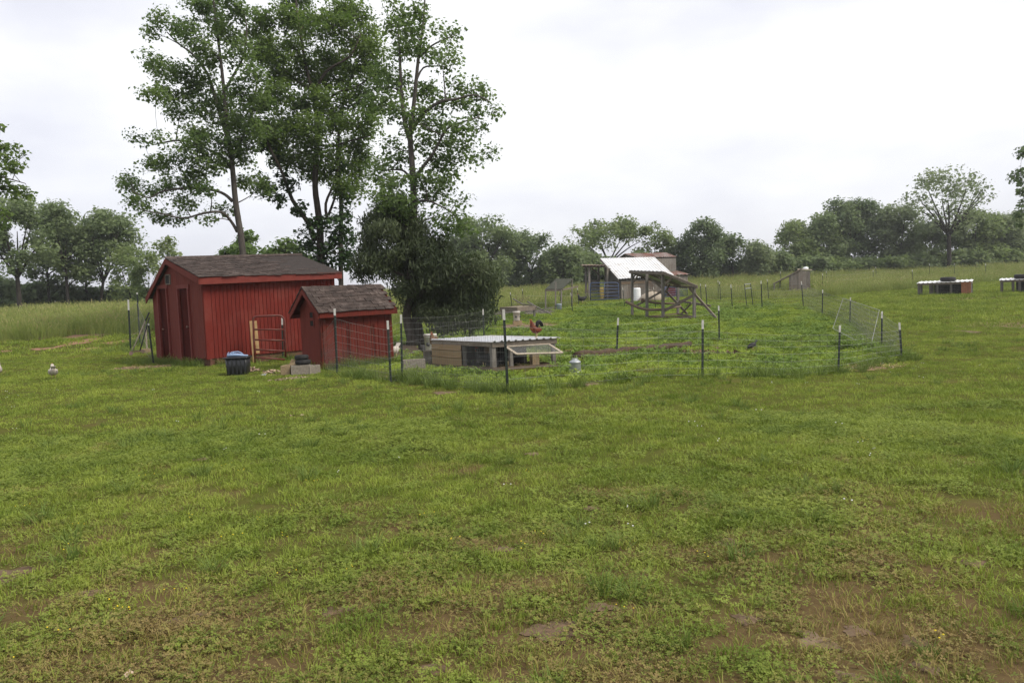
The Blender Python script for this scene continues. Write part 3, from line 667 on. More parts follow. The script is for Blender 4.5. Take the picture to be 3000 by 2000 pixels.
loft(mb, [ring4(-.01, .225, .15), ring4(.2, .237, .158), ring4(.375, .245, .165)]); mb.build('tub', MATS['plastic_black'], tote, True)
for i in range(5):
    x0 = -.19 + i * .095; mb = MB(); mb.slab(cc + Vector((x0, -.16, .03)), cc + Vector((x0 + .03, -.16, .03)), cc + Vector((x0 + .03, -.17, .35)), cc + Vector((x0, -.17, .35)), (0, .02, 0)); mb.build('rib', MATS['plastic_black'], tote)
mb = MB(); loft(mb, [ring4(.375, .275, .19), ring4(.385, .28, .195), ring4(.402, .275, .19), ring4(.407, .255, .17)]); mb.build('lid', MATS['plastic_black'], tote, True)
j0 = cc + Vector((-.02, -.02, .407)); jug = thing('jug', j0, 'pale blue plastic jug lying on the black tote', 'jug')
mb = MB(); prof = [(-.2, .02, .05), (-.19, .036, .07), (-.1, .04, .08), (.02, .04, .08), (.1, .03, .065), (.18, .02, .04), (.235, .018, .03), (.26, .016, .02)]
rings = []
for (xx, hz_, hy_) in prof: rings.append([j0 + Vector((xx, hy_ * math.cos(k * math.pi / 8), .055 + hz_ * math.sin(k * math.pi / 8) - (.055 - hz_))) for k in range(16)])
loft(mb, rings); jb = mb.build('body', MATS['plastic_blue'], jug, True)
mb = MB(); mb.tube([j0 + Vector((-.14, 0, .075)), j0 + Vector((-.08, 0, .105)), j0 + Vector((.04, 0, .11)), j0 + Vector((.11, 0, .08)), j0 + Vector((.15, 0, .045))], .014, 8); mb.build('handle', MATS['plastic_blue'], jug, True)
mb = MB()
for i in range(3): mb.tube([j0 + Vector((-.17 + i * .06, -.1, .07)), j0 + Vector((-.17 + i * .06, 0, .107)), j0 + Vector((-.17 + i * .06, .1, .07))], .007, 6)
mb.build('ridge', MATS['plastic_blue'], jug, True)
# concrete blocks
def cinder(loc, yaw, label, m_='concrete', up=False, group=None, sc=1.0):
    r = thing('concrete_block', loc, label, 'block', group); bx_ = Vector((math.cos(yaw), math.sin(yaw), 0)); by_ = Vector((-bx_.y, bx_.x, 0)); bz_ = UP
    if up: bx_, bz_ = bz_, bx_
    Lx, Ly, Lz = .395 * sc, .195 * sc, .195 * sc; o = Vector(loc) + (UP * (Lx / 2) if up else UP * (Lz / 2)); t = .034 * sc
    mb = MB(); bo = lambda cx, cy, hx, hy: mb.box(o + bx_ * cx + by_ * cy, bx_ * hx, by_ * hy, bz_ * Lz / 2)
    bo(0, -Ly / 2 + t / 2, Lx / 2, t / 2); bo(0, Ly / 2 - t / 2, Lx / 2, t / 2)
    for k in (-1, 0, 1): bo(k * (Lx / 2 - t / 2), 0, t / 2, Ly / 2 - t)
    mb.build('shell', MATS[m_], r, bevel=.005); return r
b1 = G(846, 1098); cinder(b1 + Vector((-.06, .2, 0)), math.radians(86), 'tan hollow concrete block with open cells, beside the tyres', 'concrete_tan')
b2 = G(870, 1098); cinder(b2 + Vector((.06, .13, 0)), math.radians(8), 'grey concrete block between tan block and red shed corner')
cinder(G(900, 1096) + Vector((.04, .22, -.03)), math.radians(70), 'mossy concrete block against the foot of the small shed', 'concrete')
BLOCK.append([(b1.x - .2, b1.y - .03), (b1.x + .62, b1.y - .03), (b1.x + .62, b1.y + .42), (b1.x - .2, b1.y + .42)])
def tyre(c, R, r, label, nm='tyre', tilt=None, group=None, aspect=1.0):
    o = thing(nm, c, label, 'tyre', group); M = tilt or Matrix.Identity(3); mb = MB(); n_, k_ = 32, 14; base = len(mb.v); h = r * aspect
    for i in range(n_):
        a = 2 * math.pi * i / n_
        for k in range(k_):
            b = 2 * math.pi * k / k_; cb, sb = math.cos(b), math.sin(b); rr = (R - r) + r * math.copysign(abs(cb) ** .7, cb); zz = h * math.copysign(abs(sb) ** .6, sb)
            if cb > .6 and i % 2: rr -= .012 * R / .4
            mb.v.append(tuple(Vector(c) + M @ Vector((rr * math.cos(a), rr * math.sin(a), h + zz))))
    for i in range(n_):
        for k in range(k_): mb.f.append((i * k_ + k, ((i + 1) % n_) * k_ + k, ((i + 1) % n_) * k_ + (k + 1) % k_, i * k_ + (k + 1) % k_))
    mb.build('rubber_ring', MATS['rubber'], o, True); return o
tz = b2.z + .2
t0 = P(884, 1066, b2.y + .25); tyre(Vector((t0.x + .03, t0.y, tz)), .165, .05, 'small black tyre lying on concrete blocks, lower of two')
tyre(Vector((t0.x, t0.y + .02, tz + .1)), .15, .05, 'small black tyre stacked on top of another beside red shed')
o = thing('broken_block', P(858, 1066, b2.y + .2), 'broken piece of tan concrete propped against the small tyres', 'rubble'); cz = Vector((P(858, 1066, b2.y + .2).x, b2.y + .2, tz))
mb = MB(); mb.add([cz + Vector(v) for v in ((-.09, 0, 0), (.06, -.03, 0), (.08, .07, 0), (-.05, .08, 0), (-.02, .0, .13), (.07, .02, .1), (.05, .08, .09))], [(3, 2, 1, 0), (0, 1, 5, 4), (1, 2, 6, 5), (2, 3, 6), (3, 0, 4), (3, 4, 6), (4, 5, 6)]); mb.build('lump', MATS['concrete_tan'], o)
# heap of dry leaves and trash, wood shavings
def litter(name, c, rx, ry, n_, h, sz, m_, label, cat, seed, kind=None):
    g = np.random.default_rng(seed); r = np.sqrt(g.random(n_)); a = g.random(n_) * 6.283; x = c.x + rx * r * np.cos(a); y = c.y + ry * r * np.sin(a); z = T(x, y) + h * (1 - r) * g.random(n_) + .01
    d = g.normal(0, 1, (n_, 3)); d[:, 2] *= .5; d /= np.linalg.norm(d, axis=1)[:, None]; e = np.cross(d, g.normal(0, 1, (n_, 3))); e /= np.linalg.norm(e, axis=1)[:, None]; s = sz * (.4 + g.random(n_))[:, None]; cc_ = np.stack([x, y, z], -1)
    wd = .5 if kind != 'straw' else .05
    V = np.stack([cc_ - d * s, cc_ + e * s * wd + d * s * .1, cc_ + d * s, cc_ - e * s * wd], 1).reshape(-1, 3); V[:, 2] = np.maximum(V[:, 2], T(V[:, 0], V[:, 1]) + .006)
    o = link(npmesh(name, V, [np.arange(len(V)).reshape(-1, 4)], MATS[m_])); tag(o, label, cat, None, 'stuff'); return o
litter('leaf_heap', G(744, 1087), .16, .12, 90, .14, .05, 'litter', 'heap of pale dead leaves on grass beside black tote', 'leaves', 1)
litter('leaf_heap', G(793, 1092), .22, .12, 90, .08, .05, 'litter', 'low scatter of brown leaves between tote and blocks', 'leaves', 2)
litter('wood_shavings', G(852, 1110), .34, .13, 160, .02, .04, 'litter', 'pale wood shavings on soil before the concrete blocks', 'shavings', 3)
litter('trash_scrap', G(771, 1101), .05, .04, 10, .06, .04, 'paper', 'small crumpled bluish paper scrap on the lawn', 'paper', 4)
for k, (u, v) in enumerate(((792, 1115), (855, 1219), (885, 1218), (1400, 1200), (305 * 1.2755, 1985))): litter('dead_leaf', G(u, v), .03, .02, 3, .02, .035, 'litter', 'pale dead leaf lying loose on the lawn', 'leaf', 30 + k)['group'] = 'loose leaves on the lawn'
# tools leaning on the shed's far corner
def handle_tool(name, u0, v0, u1, v1, Yb, Yt, m_, label, r=.017, grip=None):
    b, t = P(u0, v0, Yb), P(u1, v1, Yt); b.z = max(b.z, Tz(b.x, b.y) + .02); o = thing(name, b, label, 'tool'); mb = MB(); mb.tube([b, b.lerp(t, .8 if grip else 1)], r, 8); mb.build('handle', MATS[m_], o, True)
    if grip: mb = MB(); mb.tube([b.lerp(t, .78), t], r * 1.25, 8); mb.build('grip', MATS[grip], o, True)
    return o, b, t
Yt0 = W(0, LT, 0).y + .05
o, b, t = handle_tool('shovel', 386, 1030, 437, 915, Yt0 - .8, Yt0 - .3, 'wood_pale', 'long pale handled shovel leaning against the red shed corner', .018, 'plastic_black')
mb = MB(); d = (b - t).normalized(); sd_ = d.cross(Vector((0, 1, 0))).normalized(); mb.slab(b - sd_ * .06, b + sd_ * .06, b + sd_ * .04 + d * .1, b - sd_ * .04 + d * .1, (0, .012, 0)); mb.build('blade', MATS['metal_rust'], o)
o, b, t = handle_tool('rake', 409, 1030, 437, 930, Yt0 - .7, Yt0 - .25, 'plastic_black', 'black handled rake leaning beside the pale shovel', .018)
mb = MB(); mb.beam(b + Vector((-.16, 0, .02)), b + Vector((.16, 0, .02)), .03, .03)
for i in range(9): mb.tube([b + Vector((-.16 + i * .04, 0, .02)), b + Vector((-.16 + i * .04, -.05, -.03))], .006, 5)
mb.build('rake_head', MATS['metal_rust'], o)
b = G(431, 1031); t = P(427, 962, b.y); o = thing('wooden_stake', b, 'thin weathered wooden stake standing beside the leaning tools', 'stake'); mb = MB(); mb.beam(b - UP * .05, t, .045, .045); mb.build('shaft', MATS['wood_pale'], o)
cinder(G(428, 1034), 1.2, 'brown block on straw at the foot of leaning tools', 'concrete_tan', sc=.7)
litter('straw', Vector((GU(430, 21.7).x, 21.7, 0)), 1.0, .6, 300, .04, .09, 'straw', 'thin scatter of straw beside the large shed door', 'straw', 7, 'straw')
# ------------------------------------------------------------------ steel fence posts
POST = {}
def post(key, b, h, label, group=None, lean=(0, 0), wd=.041, tip=.155):
    tip *= .85 + .35 * random.random(); wd *= .9 + .2 * random.random(); lean = (lean[0] + random.uniform(-.012, .012), lean[1] + random.uniform(-.03, .03))
    b = Vector(b); r = thing('fence_post', b, label, 'post', group); t = b + Vector((lean[0], lean[1], h)); m_ = b.lerp(t, 1 - tip / h); lo_ = b - (t - b) * (.25 / h)
    for (p, q, nm, mt) in ((lo_, m_, 'shaft', 'post_green'), (m_, t, 'white_tip', 'post_tip')):
        mb = MB(); pr = [(-.5, -.1), (.5, -.1), (.5, .12), (.12, .12), (.12, .8), (-.12, .8), (-.12, .12), (-.5, .12)]; n_ = 8
        vs = [p + Vector((x * wd, y * wd, 0)) for x, y in pr] + [q + Vector((x * wd, y * wd, 0)) for x, y in pr]
        mb.add(vs, [tuple(range(n_)), tuple(range(2 * n_ - 1, n_ - 1, -1))] + [(i + n_, (i + 1) % n_ + n_, (i + 1) % n_, i) for i in range(n_)]); mb.build(nm, MATS[mt], r)
    if h > .5 and wd >= .04:
        mb = MB(); k = int((h - tip) / .09)
        for i in range(k): c = b.lerp(t, (i + .5) / (k + 1) * (1 - tip / h)); mb.box(c + Vector((0, -wd * .16, 0)), (wd * .16, 0, 0), (0, wd * .12, 0), (0, 0, .014))
        mb.build('stud_row', MATS['post_green'], r)['kind'] = 'stuff'
    POST[key] = (b, t); return r
def post_px(key, u0, v0, u1, v1, label, **k):
    b = G(u1, v1); t = P(u0, v0, b.y); return post(key, b, t.z - b.z, label, lean=(t.x - b.x, 0), **k)
post_px('p1', 979.5, 904, 988, 1094, 'green steel fence post with white tip before the small red shed')
post_px('p0', 825.5, 931, 829, 1054, 'green steel post with white tip tied to the red tubular gate')
post_px('p2', 1135.5, 939, 1145, 1121, 'green steel fence post with white tip by far corner of small red shed')
post_px('p3', 1173.6, 921.5, 1178.5, 1118, 'green steel fence post with white tip beside a pale concrete block')
post_px('p5', 1475.5, 906, 1488, 1152, 'tall green steel corner post with white tip before the chicken hutch')
post('p4', GU(1416, 23.5), 1.12, 'green steel fence post with white tip behind the chicken hutch, under the cedar')
post_px('p6', 1810, 931, 1806.5, 1038, 'green steel fence post standing inside the paddock before the pole shelter')
post_px('p7', 2061, 937.5, 2058, 1106, 'green steel fence post of the front wire run, between waterer and dark hen')
post_px('p8', 2104.5, 895.6, 2107.5, 1000, 'green steel fence post inside the paddock beside the shelter strut foot')
post_px('p9', 2461, 953, 2456, 1093, 'green steel fence post before a bare soil patch in the paddock corner')
post_px('p10', 2636.5, 945, 2643, 1056, 'green steel corner post with long grass round its foot at the paddock end')
post_px('p11', 2584, 912, 2583, 1018, 'green steel fence post beside the leaning wire gate, next to the corner post')
post_px('p12', 2491, 871, 2489.5, 951, 'green steel fence post behind the leaning wire gate panel')
post_px('p13', 2410, 849, 2408.5, 924, 'green steel fence post on the curved side run beyond the leaning wire gate')
FG = 'steel posts of the far fence'
FN = dict(p15='before the field hut on the paddock side', p16='at the turn left of field hut', p20='left of the leaning brace frame', p22='of the nearer pair beyond the shelter strut', p21='close behind the shelter roof end', p23='before tall hay, between shelter and brace frame', p23b='deep in the hay behind the shelter strut', p17='left of the field hut, low in the hay',
    p14='just right of the field hut', p18='rising behind the sloping field hut roof', p26='leaning in the hay past the field hut', p27='in the hay between field hut and tyre hutch', p28='leaning below the tall dark hedgerow trees', p29='left of the hutch with the reddish panel', p30='behind the left half of the tyre topped hutch', p31='behind the tyre on the hutch, below the walnut', p32='between the two tyre topped hutches',
    p33='behind the raised wooden frame', p34='among the bare brown stems', p35='under the slanted mossy shelter', p36='right of the slanted mossy shelter, nearer one', p37='left of the open lean-to posts', p38='between the blue gate and the white drum', p39='in line with the hay heap behind the shelter')
for (k, u, Y, h, ln) in (('p15', 2355, 41, 1.3, (-.08, 0)), ('p16', 2234, 41.5, 1.42, (-.04, 0)), ('p20', 2147, 43, 1.3, (-.04, 0)), ('p22', 2073, 46, 1.3, (-.05, 0)), ('p21', 2057, 50, 1.2, (-.04, 0)), ('p23', 2113, 52, 1.2, (-.02, 0)), ('p23b', 2107, 56, 1.25, (0, 0)), ('p17', 2254, 51, 1.25, (-.06, 0)),
                         ('p14', 2412, 58, 1.3, (0, 0)), ('p18', 2291, 74, 1.3, (0, 0)), ('p26', 2426, 72, 1.25, (-.09, 0)), ('p27', 2560, 64, 1.3, (0, 0)), ('p28', 2570, 76, 1.3, (-.06, 0)), ('p29', 2675, 60, 1.3, (0, 0)), ('p30', 2725, 76, 1.35, (0, 0)), ('p31', 2798, 74, 1.35, (0, 0)), ('p32', 2889, 70, 1.3, (0, 0)),
                         ('p33', 1504, 47, 1.3, (-.09, 0)), ('p34', 1536, 56, 1.2, (-.03, 0)), ('p35', 1645, 54, 1.2, (-.03, 0)), ('p36', 1679, 48, 1.12, (-.06, 0)), ('p37', 1697, 55, 1.2, (-.02, 0)), ('p38', 1832, 51, 1.2, (-.08, 0)), ('p39', 1923, 48, 1.22, (-.09, 0))):
    post(k, GU(u, Y), h, 'thin steel fence post with white tip ' + FN[k], FG, ln, .04 if Y > 46 else .045)
for (k, u0, v0, u1, v1) in (('p40', 374, 878, 377, 962), ('p41', 403, 857, 406, 944), ('p42', 436, 947, 442, 1036)):
    Y = {'p40': 26.5, 'p41': 28.5, 'p42': 23.0}[k]; b = GU(u1, Y); t = P(u0, v0, Y)
    post(k, b, t.z - b.z, {'p40': 'dark steel post with long pale tip in rough grass by large shed', 'p41': 'thin bare steel post farther up the bank by large shed', 'p42': 'dark steel post beside the tools leaning on large shed'}[k], 'posts beside the large shed', (t.x - b.x, 0), .05, .05 if k != 'p40' else .3)

# leaning brace frame of two posts with a bar
b0, b1_ = GU(2190, 43.5), GU(2208, 44.2); fr = thing('brace_frame', b0, 'leaning steel brace of two posts and crossbars in the far fence', 'brace')
ta, tb_ = P(2181, 833, 43.5), P(2199, 831, 44.2)
for p, q in ((b0, ta), (b1_, tb_)): mb = MB(); mb.tube([p - UP * .1, q], .022, 6); mb.build('leg', MATS['post_green'], fr)
for f in (1.0, .82): mb = MB(); mb.tube([b0.lerp(ta, f), b1_.lerp(tb_, f)], .018, 6); mb.build('crossbar', MATS['metal_galv'], fr)

# ------------------------------------------------------------------ wire runs
def wire_run(keys, label, rows, stay, rad=.0017, hmul=.93, sag=.02, chick=0.0, z_of=None, group=None, seed=1, lift=.02):
    "square wire netting hung from post to post; rows are fractions of the fence height"
    pts = [POST[k] if isinstance(k, str) else k for k in keys]; o = thing('wire_fence', pts[0][0], label, 'fence', group); r_ = random.Random(seed)
    ln = MB(); st = MB(); ch = MB()
    for (b0, t0), (b1, t1) in zip(pts[:-1], pts[1:]):
        L_ = (b1 - b0).length; n_ = max(4, int(L_ / .35)); off = Vector((0, -.02, 0))
        def at(f, h):
            b = b0.lerp(b1, f); t = b0.lerp(t0, hmul).lerp(b1.lerp(t1, hmul), f); g = Tz(b.x, b.y) + lift
            z = g + (t.z - g) * h - sag * math.sin(math.pi * f) * L_ / 3 * h; b2 = b.lerp(t, h); w_ = .02 * math.sin(9 * f + 5 * h + seed) * (1 - h * .3); return Vector((b2.x + off.x, b2.y + off.y + w_, z))
        for h in rows: ln.tube([at(i / n_, h + r_.uniform(-.004, .004)) for i in range(n_ + 1)], rad, 3, False)
        k = int(L_ / stay)
        for i in range(k + 1): f = min(1, (i + .5) / (k + 1) + r_.uniform(-.004, .004)); st.tube([at(f, rows[0]), at(f, (rows[0] + rows[-1]) / 2), at(f, rows[-1])], rad * .8, 3, False)
        if chick:
            m_ = int(L_ / .05)
            for i in range(-8, m_ + 8):
                for sg in (1, -1):
                    f0 = i / m_; f1 = f0 + sg * chick * .6 / L_
                    if 0 <= f0 <= 1 and 0 <= f1 <= 1: ch.tube([at(f0, 0.01), at(f1, chick)], .0006, 3, False)
    ln.build('line_wire', MATS['wire'], o)['kind'] = 'stuff'; st.build('stay_wire', MATS['wire_thin'], o)['kind'] = 'stuff'
    if ch.v: ch.build('chicken_wire', MATS['wire_thin'], o)['kind'] = 'stuff'
    return o
R8 = [.02, .1, .2, .31, .43, .55, .68, .8, .9, 1.0]
sc_ = Q(-.02, -.03, 0); k0 = (sc_, sc_ + UP * .95)
wire_run([k0, 'p1', 'p2'], 'square wire netting stretched before the small red shed', [.03, .14, .26, .38, .5, .62, .74, .87], .15, .0022, .97, chick=.45, seed=2)
wire_run(['p2', 'p3'], 'short wire netting span between two posts at the small shed', R8, .08, .0017, .9, seed=3)
wire_run(['p3', 'p5'], 'fine wire netting with chicken wire foot before the hutch', R8, .06, .0017, .88, chick=.42, seed=4)
wire_run(['p3', 'p4'], 'wire netting running back behind the chicken hutch to the cedar', [.02, .2, .4, .6, .8, 1.0], .1, .0011, .95, seed=5)
wire_run(['p5', 'p7', 'p9', 'p10'], 'slack wire fence along the front of the paddock beside the mown lawn', [.04, .16, .3, .45, .6, .72, .84], .22, .002, .95, sag=.03, seed=6)
wire_run(['p10', 'p11', 'p12', 'p13', 'p15', 'p20', 'p22'], 'wire fence curving up the right side of the paddock', [.03, .14, .27, .4, .55, .7, .84, .97], .13, .0025, .95, seed=7)
wire_run(['p4', 'p6', 'p8'], 'low wire strung across the middle of the paddock', [.35, .6, .85], 1.2, .0022, .95, seed=8)
wire_run(['p22', 'p39', 'p38', 'p36', 'p33'], 'thin wire fence along the back of the paddock', [.25, .55, .9], .8, .0028, .95, seed=9)
wire_run(['p14', 'p27', 'p29'], 'thin wire fence beside the tall hay above the far lawn', [.25, .6, .92], 1.0, .0032, .95, seed=10)
wire_run(['p30', 'p31', 'p32'], 'thin wire fence behind the two tyre topped hutches', [.25, .6, .92], 1.0, .0032, .95, seed=11)
wire_run(['p42', 'p41', 'p40'], 'rusty wire netting behind the large red shed', [.05, .3, .6, .9], .2, .0022, .9, seed=12)
for a, b in (('p1', 'p2'), ('p2', 'p3'), ('p3', 'p5'), ('p5', 'p7'), ('p7', 'p9'), ('p9', 'p10'), ('p10', 'p11')): EDGE.append((POST[a][0], POST[b][0], 13, .16))
for a, b in (('p11', 'p12'), ('p12', 'p13'), ('p13', 'p15'), ('p15', 'p20'), ('p20', 'p22')): EDGE.append((POST[a][0], POST[b][0], 7, .3))
for k in ('p5', 'p10', 'p9', 'p3'): EDGE.append((POST[k][0] - Vector((.2, 0, 0)), POST[k][0] + Vector((.25, .1, 0)), 45, .12))
for k in ('p42', 'p41', 'p40'): EDGE.append((POST[k][0] - Vector((.5, 0, 0)), POST[k][0] + Vector((.6, .3, 0)), 22, .3))
EDGE.append((POST['p11'][0] + Vector((-1.2, .5, 0)), POST['p11'][0] + Vector((-.3, .2, 0)), 22, .3))

# leaning wire gate panel
c = [P(2470, 874, 25.5), P(2576, 908, 22.2), P(2550, 1012, 21.0), P(2440, 962, 24.5)]
c[2].z = Tz(c[2].x, c[2].y) + .02; c[3].z = max(c[3].z, Tz(c[3].x, c[3].y) + .02)
wg = thing('wire_gate', c[2], 'silver wire mesh gate leaning inward on the paddock side fence', 'gate')
for i in range(4): mb = MB(); mb.tube([c[i], c[(i + 1) % 4]], .007, 6); mb.build('gate_bar', MATS['wire'], wg)
mb = MB()
for i in range(1, 9): f = i / 9; mb.tube([c[0].lerp(c[3], f), c[1].lerp(c[2], f)], .0028, 3, False)
for i in range(1, 26): f = i / 26; mb.tube([c[0].lerp(c[1], f), c[3].lerp(c[2], f)], .002, 3, False)
mb.build('mesh_wire', MATS['wire_thin'], wg)['kind'] = 'stuff'
# ------------------------------------------------------------------ birds
def bird(name, label, cat, loc, yaw, sc, body_m, pose='stand', tail='hen', tail_m=None, neck_m=None, comb=1.0, group=None, legs=True, fat=1.0):
    loc = Vector(loc); r = thing(name, loc, label, cat, group); ca, sa = math.cos(yaw), math.sin(yaw)
    def X(x, y, z): return loc + Vector((ca * x - sa * y, sa * x + ca * y, z)) * sc
    if pose == 'stand':
        sp = [(-.215, .305, .012, .02), (-.185, .285, .04, .045), (-.13, .25, .07, .08), (-.06, .215, .092, .1), (.02, .2, .1, .105), (.085, .225, .085, .1), (.125, .275, .06, .07), (.142, .325, .042, .046), (.15, .368, .033, .036), (.162, .4, .033, .033), (.182, .408, .026, .026), (.2, .404, .01, .012)]
        hd = (.18, .41)
    elif pose == 'upright':
        sp = [(-.15, .3, .012, .02), (-.125, .28, .045, .05), (-.085, .245, .075, .085), (-.03, .225, .095, .105), (.035, .24, .1, .11), (.085, .29, .088, .095), (.11, .35, .078, .08), (.12, .41, .062, .062), (.125, .46, .045, .046), (.138, .495, .034, .034), (.158, .503, .027, .027), (.176, .498, .01, .012)]
        hd = (.158, .505)
    else:      # feeding: neck stretched down
        sp = [(-.2, .33, .012, .02), (-.17, .31, .045, .05), (-.11, .27, .075, .085), (-.04, .235, .095, .1), (.04, .21, .098, .1), (.105, .195, .08, .085), (.155, .165, .055, .06), (.19, .125, .04, .042), (.215, .085, .032, .034), (.235, .055, .03, .03), (.25, .04, .022, .022), (.262, .028, .008, .01)]
        hd = (.245, .055)
    mb = MB(); n_ = 14; o = 0
    for i, (x, z, ry, rz) in enumerate(sp):
        a = sp[max(i - 1, 0)]; b = sp[min(i + 1, len(sp) - 1)]; tx, tz_ = b[0] - a[0], b[1] - a[1]; l_ = math.hypot(tx, tz_); tx, tz_ = tx / l_, tz_ / l_
        for k in range(n_): t = 2 * math.pi * k / n_; dz = math.sin(t) * rz; mb.v.append(tuple(X(x - tz_ * dz, math.cos(t) * ry * fat, z + tx * dz)))
    for i in range(len(sp) - 1):
        for k in range(n_): a = i * n_ + k; b = i * n_ + (k + 1) % n_; mb.f.append((a, b, b + n_, a + n_))
    mb.f.append(tuple(reversed(range(n_)))); mb.f.append(tuple((len(sp) - 1) * n_ + k for k in range(n_))); mb.build('body', MATS[body_m], r, True)
    for s in (-1, 1):      # wings
        mb = MB(); w_ = [(.07, .235, .028), (.03, .255, .05), (-.04, .245, .055), (-.11, .25, .04), (-.17, .265, .015)]; rg = []
        for (x, z, h) in w_: rg.append([X(x, s * (.083 * fat - .12 * max(0, -x - .03) + .012 * math.cos(t)), z + h * math.sin(t) - .02) for t in [k * math.pi / 4 for k in range(8)]])
        loft(mb, rg); mb.build('wing', MATS[body_m], r, True)
        if legs:
            mb = MB(); kx = -.005; mb.tube([X(kx, s * .045, .15), X(kx - .012, s * .045, .085), X(kx + .008, s * .045, .012)], [.022 * sc, .011 * sc, .008 * sc], 7)
            for a in (-.5, 0, .5, math.pi): mb.tube([X(kx + .008, s * .045, .01), X(kx + .008 + .05 * math.cos(a) * (.6 if a > 2 else 1), s * .045 + .05 * math.sin(a), .004)], [.006 * sc, .003 * sc], 5)
            mb.build('leg', MATS['horn'], r, True)
    hx, hz2 = hd; dn = pose == 'feed'
    mb = MB(); fx_, fz_ = (.7, -.7) if dn else (1, -.12); mb.tube([X(hx + .012 * fx_, 0, hz2 + .012 * fz_ - .002), X(hx + .05 * fx_, 0, hz2 + .045 * fz_ - .004)], [.012 * sc, .002 * sc], 7); mb.build('beak', MATS['horn'], r, True)
    mb = MB(); nx_, nz_ = (.7, .7) if dn else (.1, 1)
    for i in range(4): q = (-.03 + i * .016) * 1; bx = hx + (q * (.7 if dn else 1)); bz = hz2 + .02 - (q * .7 if dn else 0); mb.tube([X(bx, 0, bz), X(bx + nx_ * .028 * comb, 0, bz + nz_ * (.02 + .012 * (i % 2)) * comb)], [.008 * sc, .003 * sc], 6)
    for s in (-1, 1): mb.tube([X(hx + .01, s * .01, hz2 - .015), X(hx + .012, s * .012, hz2 - .015 - .03 * comb)], [.008 * sc, .011 * sc], 6)
    mb.build('comb', MATS['comb'], r, True)
    for s in (-1, 1): mb = MB(); mb.lathe(X(hx + .002, s * .028, hz2 + .004), [(.001, -.006 * sc), (.006 * sc, 0), (.001, .006 * sc)], 8); mb.build('eye', MATS['eye'], r, True)
    tx0, tz0 = sp[1][0], sp[1][1]; tx0, tz0 = (-.075, .27) if tail == 'cock' else (tx0, tz0); mb = MB()
    if tail == 'hen':
        for i in range(5):
            y = (i - 2) * .018; mb.slab(X(tx0 + .05, y - .012, tz0 - .02), X(tx0 + .05, y + .012, tz0 - .02), X(tx0 - .1, y * 1.6 + .014, tz0 + .1), X(tx0 - .1, y * 1.6 - .014, tz0 + .1), (0, 0, .006 * sc))
    elif tail == 'cock':
        for i in range(9):
            y = (i - 4) * .009; h = .2 + .035 * math.cos(i * 1.7); bk = .1 + .05 * (i % 3); bk *= .5; pts = [X(tx0 + .06, y * .6, tz0 - .05), X(tx0 + .03, y, tz0 + h * .45), X(tx0 + .01, y * 1.3, tz0 + h * .85), X(tx0 - .03 - bk * .3, y * 1.6, tz0 + h), X(tx0 - .04 - bk * .75, y * 1.8, tz0 + h * .7), X(tx0 - .05 - bk, y * 1.8, tz0 + h * .25)]
            mb.tube(pts, [.028 * sc, .042 * sc, .045 * sc, .036 * sc, .022 * sc, .003], 6)
    mb.build('tail', MATS[tail_m or body_m], r, True)
    if neck_m:      # hackle: a cape of narrow feathers over neck and breast
        mb = MB()
        for j, (z_, x_, rr, ln) in enumerate(((.47, .125, .036, .1), (.44, .122, .046, .12), (.4, .116, .056, .13), (.36, .108, .072, .12))):
            for k in range(16):
                t = 2 * math.pi * (k + .5 * (j % 2)) / 16; c0 = X(x_ + rr * math.cos(t), rr * math.sin(t), z_); c1 = X(x_ - .03 + (rr * 1.45) * math.cos(t), rr * 1.45 * math.sin(t), z_ - ln); sdv = Vector((-math.sin(t + yaw), math.cos(t + yaw), 0)) * .012 * sc; mid = c0.lerp(c1, .6) + (c0 - X(x_, 0, z_)).normalized() * .01 * sc
                mb.add([c0, mid + sdv, c1, mid - sdv], [(0, 1, 2, 3)])
        mb.build('hackle', MATS[neck_m], r)
    return r

# ------------------------------------------------------------------ ribbed metal sheet
def ribbed(mb, a, b, c, d, ribs, rh, rw=.25, th=.004, flat=0.0):
    "sheet a-b-c-d, ribs run from edge a-b to edge d-c"
    a, b, c, d = map(Vector, (a, b, c, d)); n_ = ((b - a).cross(d - a)).normalized(); n_ = n_ if n_.z > 0 else -n_; pf = []
    for i in range(ribs):
        f0 = i / ribs; w_ = 1 / ribs
        pf += [(f0, 0), (f0 + w_ * (.5 - rw), 0), (f0 + w_ * (.5 - rw * .55), rh), (f0 + w_ * (.5 + rw * .55), rh), (f0 + w_ * (.5 + rw), 0)]
    pf.append((1, 0)); m_ = len(pf); o = len(mb.v)
    for (p, q) in ((a, b), (d, c)):
        for f, h in pf: mb.v.append(tuple(p.lerp(q, f) + n_ * h))
    for (p, q) in ((a, b), (d, c)):
        for f, h in pf: mb.v.append(tuple(p.lerp(q, f) + n_ * (h - th)))
    for i in range(m_ - 1):
        mb.f.append((o + i, o + i + 1, o + m_ + i + 1, o + m_ + i)); mb.f.append((o + 2 * m_ + i + 1, o + 2 * m_ + i, o + 3 * m_ + i, o + 3 * m_ + i + 1))
        mb.f.append((o + i, o + 2 * m_ + i, o + 2 * m_ + i + 1, o + i + 1)); mb.f.append((o + m_ + i + 1, o + 3 * m_ + i + 1, o + 3 * m_ + i, o + m_ + i))
    return mb
def netting(mb, a, b, c, d, nu, nv, r=.0016):
    for i in range(nu + 1): f = i / nu; mb.tube([a.lerp(b, f), d.lerp(c, f)], r, 3, False)
    for j in range(nv + 1): f = j / nv; mb.tube([a.lerp(d, f), b.lerp(c, f)], r, 3, False)

